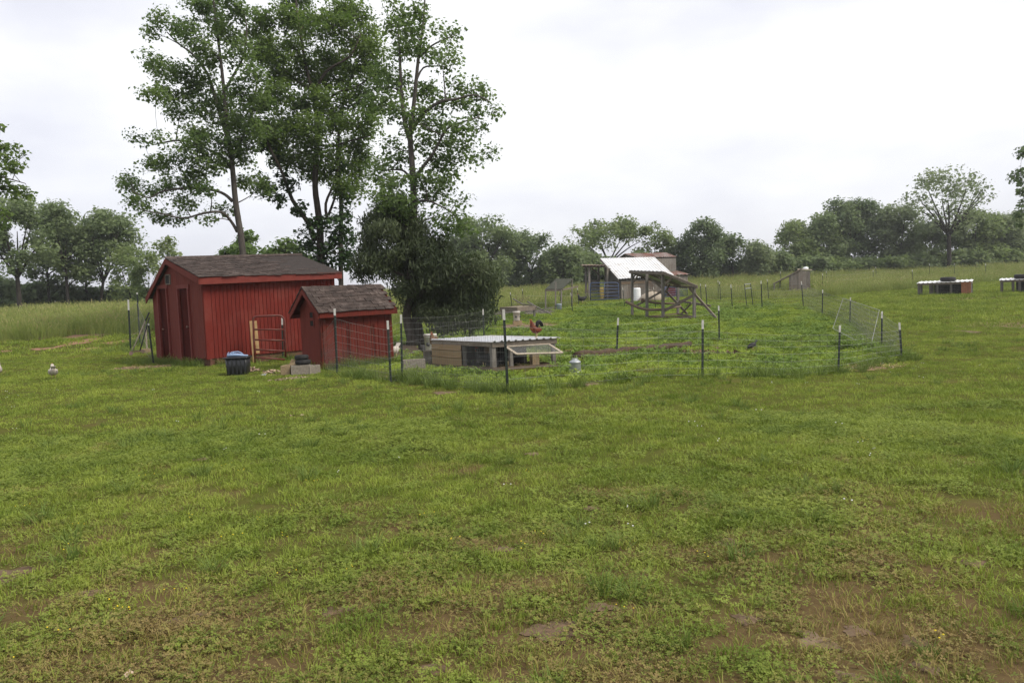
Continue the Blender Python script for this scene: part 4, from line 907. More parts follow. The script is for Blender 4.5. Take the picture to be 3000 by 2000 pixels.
# ------------------------------------------------------------------ chicken hutch with the rooster
K = G(1444, 1088); KL = G(1272, 1070); KR = P(1633, 1080, K.y + .35); KR = Vector((KR.x, KR.y, Tz(KR.x, KR.y)))
eL = (KL - K); eL.z = 0; lenL = eL.length; eL.normalize(); eR = (KR - K); eR.z = 0; lenR = eR.length; eR.normalize()
nL = Vector((-eL.y, eL.x, 0)); nL = nL if nL.y < 0 or nL.x < 0 else -nL
if nL.dot(eR) > 0: nL = -nL
nR = Vector((eR.y, -eR.x, 0)); nR = nR if nR.dot(eL) < 0 else -nR
H = lambda r, l, z: K + eR * r + eL * l + UP * z
HT = .6
hut = thing('chicken_hutch', K, 'low chicken hutch with white metal roof, tan side and propped mesh lid', 'hutch')
BLOCK.append([(H(r, l, 0).x, H(r, l, 0).y) for r, l in ((-.3, -.3), (lenR + .15, -.3), (lenR + .02, lenL + .02), (-.3, lenL + .02))])
for (r, l) in ((.04, .04), (lenR - .05, .04), (lenR - .05, lenL - .05), (.04, lenL - .05), (.04, lenL * .48), (lenR * .3, .04), (lenR - .05, lenL * .5)):
    mb = MB(); q = .045 if (r, l) == (.04, .04) else .032; mb.box(H(r, l, HT / 2 - .03), eR * q, eL * q, UP * (HT / 2)); mb.build('corner_post', MATS['wood_grey'], hut)
for (p, q, z, h) in ((H(0, 0, 0), H(lenR, 0, 0), .04, .08), (H(0, 0, 0), H(0, lenL, 0), .04, .08), (H(lenR, 0, 0), H(lenR, lenL, 0), .04, .08), (H(0, lenL, 0), H(lenR, lenL, 0), .04, .08)):
    mb = MB(); mb.beam(p + UP * z, q + UP * z, .035, h); mb.build('bottom_rail', MATS['wood_brown'], hut)
for (p, q, z, h) in ((H(0, -.01, 0), H(lenR, -.01, 0), HT - .06, .1), (H(-.01, 0, 0), H(-.01, lenL, 0), HT - .05, .1), (H(lenR, 0, 0), H(lenR, lenL, 0), HT - .06, .09), (H(0, lenL, 0), H(lenR, lenL, 0), HT - .06, .09), (H(lenR * .5, 0, 0), H(lenR * .5, lenL, 0), HT - .06, .06)):
    mb = MB(); mb.beam(p + UP * z, q + UP * z, .032, h); mb.build('top_rail', MATS['wood_greyh'], hut)
# tan metal sheets on the near end of the long side, each strip with its lapped rib
l0, l1 = lenL * .47, lenL
for i, (za, zc) in enumerate(((.06, .24), (.24, .4), (.4, HT - .09))):
    mb = MB(); a, b = H(-.035, l0, za), H(-.035, l1, za); mb.slab(a, b, b + UP * (zc - za - .004), a + UP * (zc - za - .004), nL * .006); st = mb.build('siding_strip', MATS['metal_tan'], hut)
    if i < 2: mb = MB(); mb.tube([H(-.05, l0, zc), H(-.05, l1, zc)], .014, 8); mb.build('rib', MATS['metal_tan'], st, True)
mb = MB(); mb.slab(H(lenR - .03, l0 - .1, .05), H(lenR - .03, lenL, .05), H(lenR - .03, lenL, HT - .09), H(lenR - .03, l0 - .1, HT - .09), nL * .01); mb.build('back_panel', MATS['dark'], hut)
mb = MB(); mb.slab(H(0.02, lenL - .02, .05), H(lenR - .03, lenL - .02, .05), H(lenR - .03, lenL - .02, HT - .09), H(0.02, lenL - .02, HT - .09), eL * -.01); mb.build('end_panel', MATS['wood_barn'], hut)
mb = MB(); mb.slab(H(.3, l0 - .12, .05), H(lenR - .05, l0 - .12, .05), H(lenR - .05, l0 - .12, HT - .1), H(.3, l0 - .12, HT - .1), eL * .02); mb.build('partition', MATS['dark'], hut)
# roof sheets
for i in range(2):
    f0, f1 = i / 2, (i + 1) / 2; ra, rb = -.05 + (lenR + .11) * f0, -.05 + (lenR + .11) * f1; mb = MB()
    ribbed(mb, H(ra, -.07, HT + .005 + .002 * i), H(rb, -.07, HT + .005 + .002 * i), H(rb, lenL + .06, HT - .005 + .002 * i), H(ra, lenL + .06, HT - .005 + .002 * i), 5, .022, .2); mb.build('roof_sheet', MATS['metal_white'], hut)
# netting
mb = MB(); netting(mb, H(-.012, .07, .08), H(-.012, l0, .08), H(-.012, l0, HT - .1), H(-.012, .07, HT - .1), 22, 10, .0012); netting(mb, H(lenR, .05, .08), H(lenR, l0, .08), H(lenR, l0, HT - .1), H(lenR, .05, HT - .1), 22, 10, .0012); mb.build('netting', MATS['wire_thin'], hut)['kind'] = 'stuff'
# propped lid
hz0 = HT - .11; la, lb = H(lenR * .2, -.03, hz0), H(lenR * .86, -.03, hz0); oa, ob = P(1514, 1037, K.y - .35), P(1648, 1033, K.y - .2)
lid = None
for i, (p, q) in enumerate(((oa, ob), (la, oa), (lb, ob), (la, lb))):
    mb = MB(); mb.beam(p, q, .045, .022, (0, -.5, 1)); o = mb.build('lid_frame', MATS['wood_pale'], hut); lid = lid or o
mb = MB(); netting(mb, la, lb, ob, oa, 34, 18, .0018); mb.build('lid_mesh', MATS['wire'], lid)['kind'] = 'stuff'
cinder(H(lenR * .72, .16, .0), math.atan2(eR.y, eR.x) + .15, 'tan hollow block stood on end inside the hutch', 'concrete_tan', up=True, sc=.8)
litter('hutch_litter', H(lenR * .45, lenL * .3, 0), .55, .5, 160, .05, .07, 'straw', 'straw bedding scattered over the hutch floor', 'straw', 9, 'straw')
mb = MB(); mb.slab(H(.03, .05, .015), H(lenR - .03, .05, .015), H(lenR - .03, lenL - .05, .015), H(.03, lenL - .05, .015), UP * .01); mb.build('floor', MATS['soil_dark'], hut)
yR = math.atan2(-.25, -1)
rp = P(1571, 990, K.y + .3); rz = HT + .012 + K.z + .02
bird('rooster', 'red and orange rooster with black tail standing on the hutch roof', 'rooster', Vector((rp.x, rp.y, rz)), math.radians(198), .68, 'feather_red', 'upright', 'cock', 'feather_black', 'feather_orange', 1.5, fat=1.25)
bird('hen', 'dark hen with pale neck cape standing inside the hutch', 'hen', H(.22, lenL * .3, .03), math.radians(150), .95, 'feather_black', 'stand', 'hen', None, None)
bird('hen', 'black hen feeding behind the open lid of the hutch', 'hen', H(lenR * .35, .3, .03), math.radians(200), .95, 'feather_black', 'feed')
bird('hen', 'brown speckled hen roosting in the dark of the hutch', 'hen', H(.45, lenL * .38, .18), math.radians(120), .95, 'feather_brown', 'stand', legs=False)
mb = MB(); mb.box(H(.45, lenL * .38, .16), eR * .2, eL * .14, UP * .03); mb.build('perch_shelf', MATS['wood_grey'], hut)
pb = G(1276, 1040); bx_ = H(.12, lenL + .2, 0); o = thing('nest_box', bx_, 'weathered wooden box behind the far end of the hutch', 'box'); mb = MB(); mb.box(bx_ + UP * .16, eR * .16, eL * .13, UP * .16); mb.build('carcass', MATS['wood_barn'], o, bevel=.006); mb = MB(); mb.box(bx_ + UP * .335, eR * .18, eL * .15, UP * .014); mb.build('lid', MATS['wood_greyh'], o); bird('hen', 'brown hen peering over the far end of the hutch roof', 'hen', bx_ + UP * .35, math.radians(255), .78, 'feather_brown', 'upright', comb=.6)
pb = G(1247, 1046); bird('hen', 'black hen pecking under the white bucket by the hutch', 'hen', pb, math.radians(35), .95, 'feather_black', 'feed')
pb = G(1158, 1052); bird('hen', 'white hen half hidden behind the small red shed', 'hen', pb + Vector((-.06, .3, 0)), math.radians(250), 1.0, 'feather_white', 'stand')
pb = G(157, 1109); bird('hen', 'plump white hen facing away on the open lawn', 'hen', pb, math.radians(122), .78, 'feather_white', 'stand', 'hen', comb=.6, fat=1.35)
pb = G(-6, 1103); bird('hen', 'white hen with dark speckles cut off at the lawn edge', 'hen', pb, math.radians(105), .85, 'feather_white', 'stand', fat=1.25)
pb = G(2203, 1027); bird('hen', 'black hen foraging alone in the open paddock grass', 'hen', pb, math.radians(200), .62, 'feather_black', 'feed')

# ------------------------------------------------------------------ feeders, waterer and small things in the paddock
def bucket(loc, hh, r0, r1, label, ports, tilt=None):
    loc = Vector(loc); o = thing('bucket', loc, label, 'bucket'); mb = MB(); mb.lathe(loc, [(r0 * .96, 0), (r0, .01), (r1 * .985, hh * .86), (r1 * 1.05, hh * .865), (r1 * 1.05, hh * .9), (r1, hh * .905), (r1, hh)], 24, tilt); mb.build('body', MATS['plastic_white'], o, True)
    mb = MB(); mb.lathe(loc + UP * hh, [(r1 * 1.07, -.03), (r1 * 1.08, .008), (r1 * .98, .018)], 24, tilt); mb.build('lid', MATS['plastic_white'], o, True)
    for a in ports:
        c = loc + UP * hh * .42 + Vector((math.cos(a), math.sin(a), 0)) * r0 * .95; d = Vector((math.cos(a), math.sin(a), .25)).normalized(); mb = MB(); mb.tube([c - d * .01, c + d * .05], .042, 12); mb.build('feed_port', MATS['plastic_black'], o, True)
    return o
bl = G(1516, 952); o = cinder(Vector((bl.x, bl.y + .12, bl.z)), .2, 'brown wooden block carrying the white bucket feeder', 'concrete_tan', sc=1.0); BLOCK.append([(bl.x - .25, bl.y - .05), (bl.x + .25, bl.y - .05), (bl.x + .25, bl.y + .3), (bl.x - .25, bl.y + .3)])
bucket(Vector((bl.x - .02, bl.y + .12, bl.z + .196)), .4, .135, .165, 'white bucket feeder with black ports standing on a block', (math.radians(-100), math.radians(-10)))
bc = G(1262, 1052) + Vector((0, .15, 0)); cinder(bc, .5, 'concrete block under the white bucket beside the hutch', sc=.9)
bucket(bc + UP * .178, .42, .13, .155, 'white bucket with rusty port standing beside the hutch end', (math.radians(-110),))
wb = G(1195, 1086); cinder(Vector((wb.x + .12, wb.y + .12, wb.z)), math.radians(12), 'pale whitewashed concrete block in grass between shed and hutch', 'concrete', sc=1.15)
wl = G(1687, 1095); wt = thing('poultry_waterer', wl, 'round galvanised poultry waterer in the grass beside the hutch', 'waterer'); BLOCK.append([(wl.x - .1, wl.y - .1), (wl.x + .1, wl.y - .1), (wl.x + .1, wl.y + .2), (wl.x - .1, wl.y + .2)])
wl = wl + Vector((0, .12, 0)); mb = MB(); mb.lathe(wl, [(.11, 0), (.112, .02), (.107, .2), (.112, .205), (.112, .215), (.105, .225), (.06, .255), (.05, .258), (.05, .268), (.03, .272)], 24); mb.build('drum', MATS['metal_galv'], wt, True)
mb = MB(); mb.tube([wl + Vector((-.06, 0, .25)), wl + Vector((-.05, 0, .29)), wl + Vector((.05, 0, .29)), wl + Vector((.06, 0, .25))], .005, 6); mb.build('bail', MATS['wire'], wt, True)
mb = MB(); mb.lathe(wl, [(.13, 0), (.135, .035), (.128, .036), (.122, .01)], 24); mb.build('drip_pan', MATS['metal_galv'], wt, True)
# long bank of turned soil with a half rotten timber
a, b = G(1690, 1052), G(2022, 1016); lg = thing('fallen_log', a, 'long rotten log and bark lying across the paddock', 'log'); n_ = 16; pts = []; rr = []
for i in range(n_ + 1): f = i / n_; p = a.lerp(b, f); p.z = Tz(p.x, p.y) + .06 + .02 * math.sin(i * 2.1); pts.append(p + Vector((0, .06 * math.sin(i * 1.3), 0))); rr.append(.11 * (1 - .35 * f) * (1 + .2 * math.sin(i * 3.3)))
mb = MB(); mb.tube(pts, rr, 9); mb.build('trunk', MATS['soil_dark'], lg, True); BLOCK.append([(a.x, a.y - .22), (b.x, b.y - .3), (b.x, b.y + .3), (a.x, a.y + .22)])
litter('bark_chips', a.lerp(b, .5), (b - a).length / 2, .35, 500, .07, .1, 'soil', 'brown bark chips strewn along the rotten log', 'bark', 12)
litter('straw', G(1555, 952), 1.3, .6, 260, .02, .08, 'straw', 'spilt feed and straw around the block feeder', 'straw', 13, 'straw')
litter('straw', G(2960, 953), 2.0, 1.0, 500, .05, .14, 'straw', 'flattened straw on bare soil of the far lawn', 'straw', 14, 'straw')
litter('straw', G(2530, 1078), .9, .4, 250, .03, .1, 'straw', 'dry straw on bare ground in the paddock corner', 'straw', 15, 'straw')
litter('straw', G(2840, 878), 1.8, .5, 260, .06, .2, 'straw', 'loose straw strip below the brick sided hutch', 'straw', 16, 'straw')
# ------------------------------------------------------------------ raised wooden frame with sticks
ta = [P(1464.7, 896, 43.6), P(1515, 903.5, 42.2), P(1571, 899, 43.8), P(1512, 892, 46.0)]
zt = sum(p.z for p in ta) / 4
for p in ta: p.z = zt
rb = thing('raised_frame', Vector((ta[1].x, ta[1].y, Tz(ta[1].x, ta[1].y))), 'grey open wooden frame on stubby legs behind the block feeder', 'planter')
for i in range(4): mb = MB(); p, q = ta[i], ta[(i + 1) % 4]; mb.beam(p - UP * .11, q - UP * .11, .04, .22); mb.build('side_board', MATS['wood_greyh'], rb)
for i in (0, 1, 2, 3): p = ta[i].lerp((ta[0] + ta[2]) / 2, .12); mb = MB(); mb.beam(Vector((p.x, p.y, Tz(p.x, p.y) - .05)), Vector((p.x, p.y, zt - .05)), .1, .1); mb.build('leg', MATS['wood_grey'], rb)
for f in (.33, .66): mb = MB(); mb.beam(ta[0].lerp(ta[1], f) - UP * .02, ta[3].lerp(ta[2], f) - UP * .02, .05, .04); mb.build('cross_slat', MATS['wood_pale'], rb)
def branch(name, pts, r0, r1, label, cat='branch', m_='wood_grey', twigs=()):
    pts = [Vector(p) for p in pts]; o = thing(name, pts[0], label, cat); n_ = len(pts); mb = MB(); mb.tube(pts, [r0 + (r1 - r0) * i / (n_ - 1) for i in range(n_)], 7); mb.build('stem', MATS[m_], o, True)
    for (p, q) in twigs: mb = MB(); mb.tube([p, q], [r1, r1 * .5], 5); mb.build('twig', MATS[m_], o, True)
    return o
branch('pole', [P(1503, 875, 44.5), P(1532, 892, 43.6), P(1560, 893, 43)], .035, .028, 'short pole lying over the grey wooden frame')
branch('pole', [P(1545, 883, 44.6), P(1575, 900, 43.6), P(1612, 919, 43.2), P(1616, 921.5, 43.1)], .035, .022, 'long forked pole slanting off the wooden frame to the grass', twigs=((P(1590, 907, 43.4), P(1595, 905, 43.2)),))
g_ = random.Random(4); mb = MB(); bc_ = GU(1530, 47.5); bp_ = thing('brush_pile', bc_, 'pile of dead grey sticks behind the raised wooden frame', 'brush')
for i in range(70):
    u = g_.uniform(1452, 1605); Y = g_.uniform(46.5, 49); p = GU(u, Y); p.z += g_.uniform(.02, .35) * max(.2, 1 - abs(u - 1525) / 90); a = g_.uniform(-.5, .5); l_ = g_.uniform(.4, 1.1); mb.tube([p - Vector((math.cos(a) * l_, math.sin(a) * l_, g_.uniform(-.1, .1))), p, p + Vector((math.cos(a) * l_, math.sin(a) * l_, g_.uniform(-.05, .25)))], [.02, .016, .006], 5)
mb.build('sticks', MATS['wood_grey'], bp_)['kind'] = 'stuff'
mb = MB(); bs_ = thing('bare_sapling', GU(1535, 50), 'thin bare brown stems standing in tall grass behind the brush pile', 'shrub')
for i in range(26):
    b = GU(1535 + g_.uniform(-22, 20), 50 + g_.uniform(-.4, .4)); mb.tube([b, b + Vector((g_.uniform(-.2, .2), 0, g_.uniform(.5, .8))), b + Vector((g_.uniform(-.4, .4), 0, g_.uniform(.9, 1.4)))], [.008, .006, .003], 4)
mb.build('stems', MATS['wood_brown'], bs_)['kind'] = 'stuff'

# ------------------------------------------------------------------ pole shelter with perches
YH0, YH1, YL1, YL0 = 42.0, 37.0, 35.7, 40.7
sh = thing('pole_shelter', GU(1943, 37), 'grey open pole shelter with sloping roof and curved log perches', 'shelter')
def pole_at(u, Y, vt, w_=.11): b = GU(u, Y); t = P(u - 1, vt, Y); mb = MB(); mb.beam(b - UP * .08, t, w_, w_); mb.build('post', MATS['wood_grey'], sh); return b, t
pole_at(1853, YH0, 800); pole_at(1896, 38.2, 803); pole_at(1943, YH1, 802); pole_at(1987, YL0, 838); pole_at(2034.5, YL1, 840)
c00, c10, c11, c01 = P(1844, 792, YH0 + .3), P(1943, 795.5, YH1 - .3), P(2043, 837, YL1 - .5), P(1955, 833, YL0 + .2)
mb = MB(); ribbed(mb, c00, c10, c11, c01, 9, .025); mb.build('roof_sheet', MATS['metal_galv'], sh)
n3 = Vector((0, 0, -1)); mb = MB(); mb.beam(c00 - UP * .08, c10 - UP * .08, .05, .14); mb.build('fascia', MATS['wood_greyh'], sh)
mb = MB(); mb.beam(c10 - UP * .05, c11 - UP * .05, .05, .12); mb.build('rafter', MATS['wood_greyh'], sh); mb = MB(); mb.beam(c00 - UP * .07, c01 - UP * .07, .05, .12); mb.build('rafter', MATS['wood_greyh'], sh)
mb = MB(); mb.beam(c01 - UP * .07, c11 - UP * .07, .05, .1); mb.build('rafter', MATS['wood_greyh'], sh); mb = MB(); mb.beam(c00.lerp(c10, .5) - UP * .07, c01.lerp(c11, .5) - UP * .07, .05, .1); mb.build('rafter', MATS['wood_greyh'], sh)
def zz(x, y): return (1680 + x / 5.6, 720 + y / 5.6)
def bz(x0, y0, Y0, x1, y1, Y1, w_=.09, h_=.04, nm='brace', m_='wood_greyh'):
    mb = MB(); mb.beam(P(*zz(x0, y0), Y0), P(*zz(x1, y1), Y1), h_, w_); mb.build(nm, MATS[m_], sh)
bz(985, 590, YH0, 1070, 470, 41, .09); bz(985, 520, YH0, 1030, 455, 42.2, .09)
bz(1380, 470, 38, 1470, 610, YH1, .1); bz(1490, 640, YH1, 1620, 530, 36.5, .1); bz(1260, 530, 40.5, 1450, 690, 38.5, .1)
bz(1510, 760, 37.2, 1580, 640, 39, .1); bz(1900, 680, 36.4, 1985, 790, YL1, .09)
bz(1900, 690, 36.6, 2350, 1195, 34.9, .11, .05, 'strut'); bz(1520, 745, 39.8, 1870, 1120, 39.0, .1, .05, 'strut')
bz(1030, 985, 41.5, 1455, 745, 38.4, .09, .05, 'perch_rail'); bz(1490, 1065, 37.05, 2015, 790, 35.6, .12, .05, 'perch_rail')
bz(1735, 905, 40.4, 2245, 985, 35.6, .09, .05, 'rail'); bz(1940, 935, 37.6, 1730, 1155, 40, .07, .04, 'rail')
for (u0, Y0, u1, Y1) in ((1943, YH1, 2034, YL1), (1896, 38.2, 1943, YH1), (1987, YL0, 2034, YL1), (1896, 38.4, 1987, YL0)):
    mb = MB(); p, q = GU(u0, Y0), GU(u1, Y1); mb.beam(p + UP * .05, q + UP * .05, .04, .11); mb.build('bottom_rail', MATS['wood_brown'], sh)
for (pts, nm) in ((((860, 915, 38.6), (960, 965, 38.4), (1060, 1010, 38.2), (1170, 1040, 37.9), (1280, 1050, 37.4), (1460, 1045, 37.1), (1600, 1020, 37.6), (1755, 995, 39)), 'log_perch'), (((1120, 880, 39.6), (1200, 905, 39.6), (1330, 935, 39.5), (1500, 945, 39.4), (1660, 945, 39.2)), 'log_perch')):
    mb = MB(); p3 = [P(*zz(a, b), Y) for a, b, Y in pts]; mb.tube(p3, [.07 - .025 * i / len(p3) for i in range(len(p3))], 9); mb.build(nm, MATS['wood_brown'], sh, True)
mb = MB(); p_ = P(*zz(1130, 890), 39.6); mb.lathe(p_ - UP * .12, [(.07, 0), (.075, .1), (.06, .2)], 9); mb.build('log_stub', MATS['wood_brown'], sh, True)

# ------------------------------------------------------------------ farm buildings at the back
barn = thing('lean_to_barn', GU(1819, 60), 'weathered plank barn with bright white sloping metal roof', 'barn')
E0, E1, R0, R1 = P(1812, 817, 60), P(1975, 806.6, 61.5), P(1758.6, 756.6, 63.7), P(1917.5, 753, 65.2)
for i in range(5):
    a, b = E0.lerp(E1, i / 5), E0.lerp(E1, (i + 1) / 5); c, d = R0.lerp(R1, (i + 1) / 5), R0.lerp(R1, i / 5); k = UP * (.004 * (i % 2)); mb = MB(); ribbed(mb, a + k, b + k, c + k, d + k, 4, .03, .14); mb.build('roof_sheet', MATS['metal_white'], barn)
for (p, q) in ((E0, R0), (E1, R1)): mb = MB(); mb.beam(p - UP * .09, q - UP * .09, .05, .13); mb.build('rake_board', MATS['wood_barn'], barn)
wE0, wE1 = E0 + (E1 - E0) * .05 + Vector((0, .25, -.12)), E1 + Vector((-.35, .25, -.12)); dW = (wE1 - wE0); dW.z = 0; Lw = dW.length; dW.normalize(); nb = 20
for i in range(nb):
    a = wE0 + dW * (Lw * i / nb); b = wE0 + dW * (Lw * (i + .93) / nb); za = Tz(a.x, a.y) - .05; top = wE0.z + (wE1.z - wE0.z) * i / nb; mb = MB(); mb.slab(Vector((a.x, a.y, za)), Vector((b.x, b.y, za)), Vector((b.x, b.y, top)), Vector((a.x, a.y, top)), (0, -.03, 0)); mb.build('wall_board', MATS['wood_barn'], barn)
mb = MB(); mb.beam(wE0 + Vector((0, -.05, -.2)), wE0.lerp(wE1, .62) + Vector((0, -.05, -.22)), .03, .2); mb.build('header_board', MATS['wood_brown'], barn)
bk0, bk1 = R0 + Vector((.3, -.1, -.1)), R1 + Vector((-.3, -.1, -.1))
mb = MB(); g0_, g1_ = Vector((bk0.x, bk0.y, Tz(bk0.x, bk0.y))), Vector((bk1.x, bk1.y, Tz(bk1.x, bk1.y))); mb.slab(g0_, g1_, bk1, bk0, (0, .05, 0)); mb.build('back_wall', MATS['wood_barn'], barn)
mb = MB(); s0, s1 = wE1, bk1; mb.slab(Vector((s0.x, s0.y, Tz(s0.x, s0.y))), g1_, s1, s0, (.04, 0, 0)); mb.build('side_wall', MATS['wood_barn'], barn)
mb = MB(); s0, s1 = wE0, bk0; mb.slab(Vector((s0.x, s0.y, Tz(s0.x, s0.y))), g0_, s1, s0, (-.04, 0, 0)); mb.build('side_wall', MATS['wood_barn'], barn)
BLOCK.append([(wE0.x, wE0.y), (wE1.x, wE1.y), (bk1.x, bk1.y), (bk0.x, bk0.y)])
# open pole frame to its left
of = thing('open_lean_to', GU(1716, 61), 'open pole lean-to with flat rusty roof left of the barn', 'lean-to')
for (x, yt, Y) in ((205, 335, 61.5), (258, 345, 60.5), (412, 345, 64), (555, 345, 61.5), (632, 420, 64)):
    u, v = zz(x, yt); b = GU(u + 3, Y); mb = MB(); mb.beam(b - UP * .05, P(u, v, Y), .13, .13); mb.build('post', MATS['wood_grey'], of)
r0, r1, r2, r3 = P(*zz(115, 322), 60.2), P(*zz(535, 326), 60.2), P(*zz(520, 314), 64.5), P(*zz(130, 312), 64.5); mb = MB(); ribbed(mb, r0, r1, r2, r3, 8, .03); mb.build('roof_sheet', MATS['metal_rust'], of)
mb = MB(); mb.beam(P(*zz(150, 338), 60.6), P(*zz(545, 338), 60.6), .06, .16); mb.build('beam', MATS['wood_greyh'], of)
for (x0, y0, x1, y1, Y) in ((300, 370, 430, 480, 63), (560, 430, 600, 370, 61.6), (205, 700, 290, 860, 61)): mb = MB(); mb.beam(P(*zz(x0, y0), Y), P(*zz(x1, y1), Y), .06, .11); mb.build('brace', MATS['wood_greyh'], of)
for i in range(7):
    x = 285 + i * 22; u, v = zz(x, 560); b = GU(u, 63.5); mb = MB(); t = P(u, v, 63.5); mb.slab(Vector((b.x, b.y, b.z)), Vector((b.x + .095, b.y, b.z)), Vector((b.x + .095, b.y, t.z)), Vector((b.x, b.y, t.z)), (0, .04, 0)); mb.build('wall_board', MATS['wood_barn'], of)
for i in range(9):
    x = 560 + i * 22; u, v = zz(x, 570); b = GU(u, 63.5); mb = MB(); t = P(u, v, 63.5); mb.slab(Vector((b.x, b.y, b.z)), Vector((b.x + .095, b.y, b.z)), Vector((b.x + .095, b.y, t.z)), Vector((b.x, b.y, t.z)), (0, .04, 0)); mb.build('wall_board', MATS['wood_barn'], of)
def farm_gate(u0, u1, vt0, vt1, Y0, Y1, rows, label, hh):
    a, b = GU(u0, Y0), GU(u1, Y1); o = thing('tube_gate', a, label, 'gate'); za, zb2 = P(u0, vt0, Y0).z, P(u1, vt1, Y1).z; a1 = Vector((a.x, a.y, za)); b1 = Vector((b.x, b.y, zb2)); lo_ = .12
    al, bl_ = a + UP * lo_, b + UP * lo_; mb = MB(); r = .035; c_ = .14
    dx = (b1 - a1).normalized(); mb.tube([al, a1 - UP * c_, a1 - UP * c_ * .3 + dx * c_ * .3, a1 + dx * c_, b1 - dx * c_, b1 - UP * c_ * .3 - dx * c_ * .3, b1 - UP * c_, bl_, al], r, 7); mb.build('gate_frame', MATS['gate_blue'], o, True)
    for i in range(1, rows): f = i / rows; mb = MB(); mb.tube([al.lerp(a1, f), bl_.lerp(b1, f)], r * .75, 6); mb.build('gate_rail', MATS['gate_blue'], o, True)
    mb = MB(); mb.tube([al.lerp(bl_, .5), a1.lerp(b1, .5)], r * .7, 6); mb.build('stile', MATS['gate_blue'], o, True); return o
farm_gate(1733, 1816, 828.5, 827.5, 59.3, 59.6, 5, 'wide blue tubular gate before the open lean-to', 1.3)
farm_gate(1950, 2017, 841, 843, 58.5, 60, 4, 'blue tubular gate right of the barn behind the pole shelter', 1.2)
def drum(u, v0, v1, Y, r, m_, label, bands=5):
    b = GU(u, Y); t = P(u, v0, Y).z; o = thing('plastic_drum', b, label, 'drum'); h = t - b.z; pf = [(r * .96, 0)]
    for i in range(bands): z_ = h * (i + .5) / bands; pf += [(r, z_ - h * .04), (r * 1.04, z_), (r, z_ + h * .04)]
    pf += [(r * .97, h * .97), (r * .9, h)]; mb = MB(); mb.lathe(b, pf, 20); mb.build('barrel', MATS[m_], o, True); mb = MB(); mb.lathe(b + UP * h, [(r * .9, 0), (r * .93, .02), (r * .85, .035)], 20); mb.build('lid', MATS[m_], o, True); return b, h
drum(1767.5, 843, 872, 61.6, .17, 'plastic_yellow', 'yellow plastic drum behind the wide blue gate')
b, h = drum(1868, 844, 882, 57, .29, 'plastic_drum', 'large white plastic drum under a plank before the barn', 6)
o = thing('plank', b + UP * (h + .036), 'brown plank lying across the white drum', 'plank'); mb = MB(); mb.beam(b + Vector((-.5, 0, h + .055)), b + Vector((.5, .05, h + .075)), .3, .035); mb.build('board', MATS['wood_brown'], o)
o = thing('stall_door', GU(1972, 61.2), 'reddish brown door panel at the right end of barn', 'door'); mb = MB(); a, b = GU(1958, 61.2), GU(1984, 61.4); zt2 = P(1970, 835, 61.2).z
for i in range(5): p, q = a.lerp(b, i / 5), a.lerp(b, (i + .95) / 5); mb = MB(); mb.slab(Vector((p.x, p.y, p.z)), Vector((q.x, q.y, q.z)), Vector((q.x, q.y, zt2)), Vector((p.x, p.y, zt2)), (0, .04, 0)); mb.build('door_board', MATS['red_worn'], o)
litter('hay_heap', GU(1912, 56.5), 1.0, .5, 900, .85, .22, 'wood_pale', 'rounded heap of pale old hay against the barn', 'hay', 21, 'straw')
mb = MB(); hc = GU(1912, 56.5); hh = bpy.data.objects['hay_heap']
g_ = random.Random(3); rings = []
for z_, f in ((-.05, 1.0), (.2, .95), (.42, .75), (.56, .45), (.62, .12)): rings.append([hc + Vector((.85 * f * math.cos(a) * (1 + g_.uniform(-.08, .08)), .45 * f * math.sin(a) * (1 + g_.uniform(-.08, .08)), z_)) for a in [k * math.pi / 9 for k in range(18)]])
loft(mb, rings); o = mb.build('hay_mound', MATS['wood_pale'], hh, True); o['kind'] = 'stuff'
bird('turkey', 'dark turkey with pale wing edges before the open lean-to', 'turkey', GU(1708, 57), math.radians(180), 1.55, 'feather_black', 'stand')
# old barn with rusty roof behind
ob_ = thing('old_barn', GU(1900, 74), 'tall grey board barn with rusty red metal roof behind', 'barn')
Yr = 75.0; ap, rg = P(1829, 743.5, Yr + 1), P(1952, 740.5, Yr + 5); el, fr_, er = P(1808.6, 757, Yr + 3.2), P(1869, 754.5, Yr - 1.6), P(1984, 752.5, Yr + 2.4)
br_ = el + (er - fr_)
for (p, q, c, d) in ((fr_, er, rg, ap), (el, br_, rg, ap)):
    for i in range(6): mb = MB(); a, b = p.lerp(q, i / 6), p.lerp(q, (i + 1) / 6); c2, d2 = d.lerp(c, (i + 1) / 6), d.lerp(d.lerp(c, 1), i / 6); k = UP * (.006 * (i % 2)); ribbed(mb, a + k, b + k, c2 + k, d2 + k, 3, .04); mb.build('roof_sheet', MATS['metal_rust'], ob_)
def wall_boards(p, q, zt_p, zt_q, nbd, m_, root, nm='wall_board', apex=None):
    for i in range(nbd):
        a, b = p.lerp(q, i / nbd), p.lerp(q, (i + .95) / nbd); f = (i + .5) / nbd; t = zt_p + (zt_q - zt_p) * f
        if apex: t = zt_p + (apex - zt_p) * min(1, f * 2) if f < .5 else apex + (zt_q - apex) * (f - .5) * 2
        za, zc = Tz(a.x, a.y), Tz(b.x, b.y); nn = (q - p).cross(UP).normalized() * .05; mb = MB(); mb.slab(Vector((a.x, a.y, za)), Vector((b.x, b.y, zc)), Vector((b.x, b.y, t)), Vector((a.x, a.y, t)), nn); mb.build(nm, MATS[m_], root)
i_ = lambda p: p + (Vector(((el + er).x / 2, (el + er).y / 2, p.z)) - p) * .06
A1, A2, A3, A4 = map(i_, (fr_, er, br_, el))
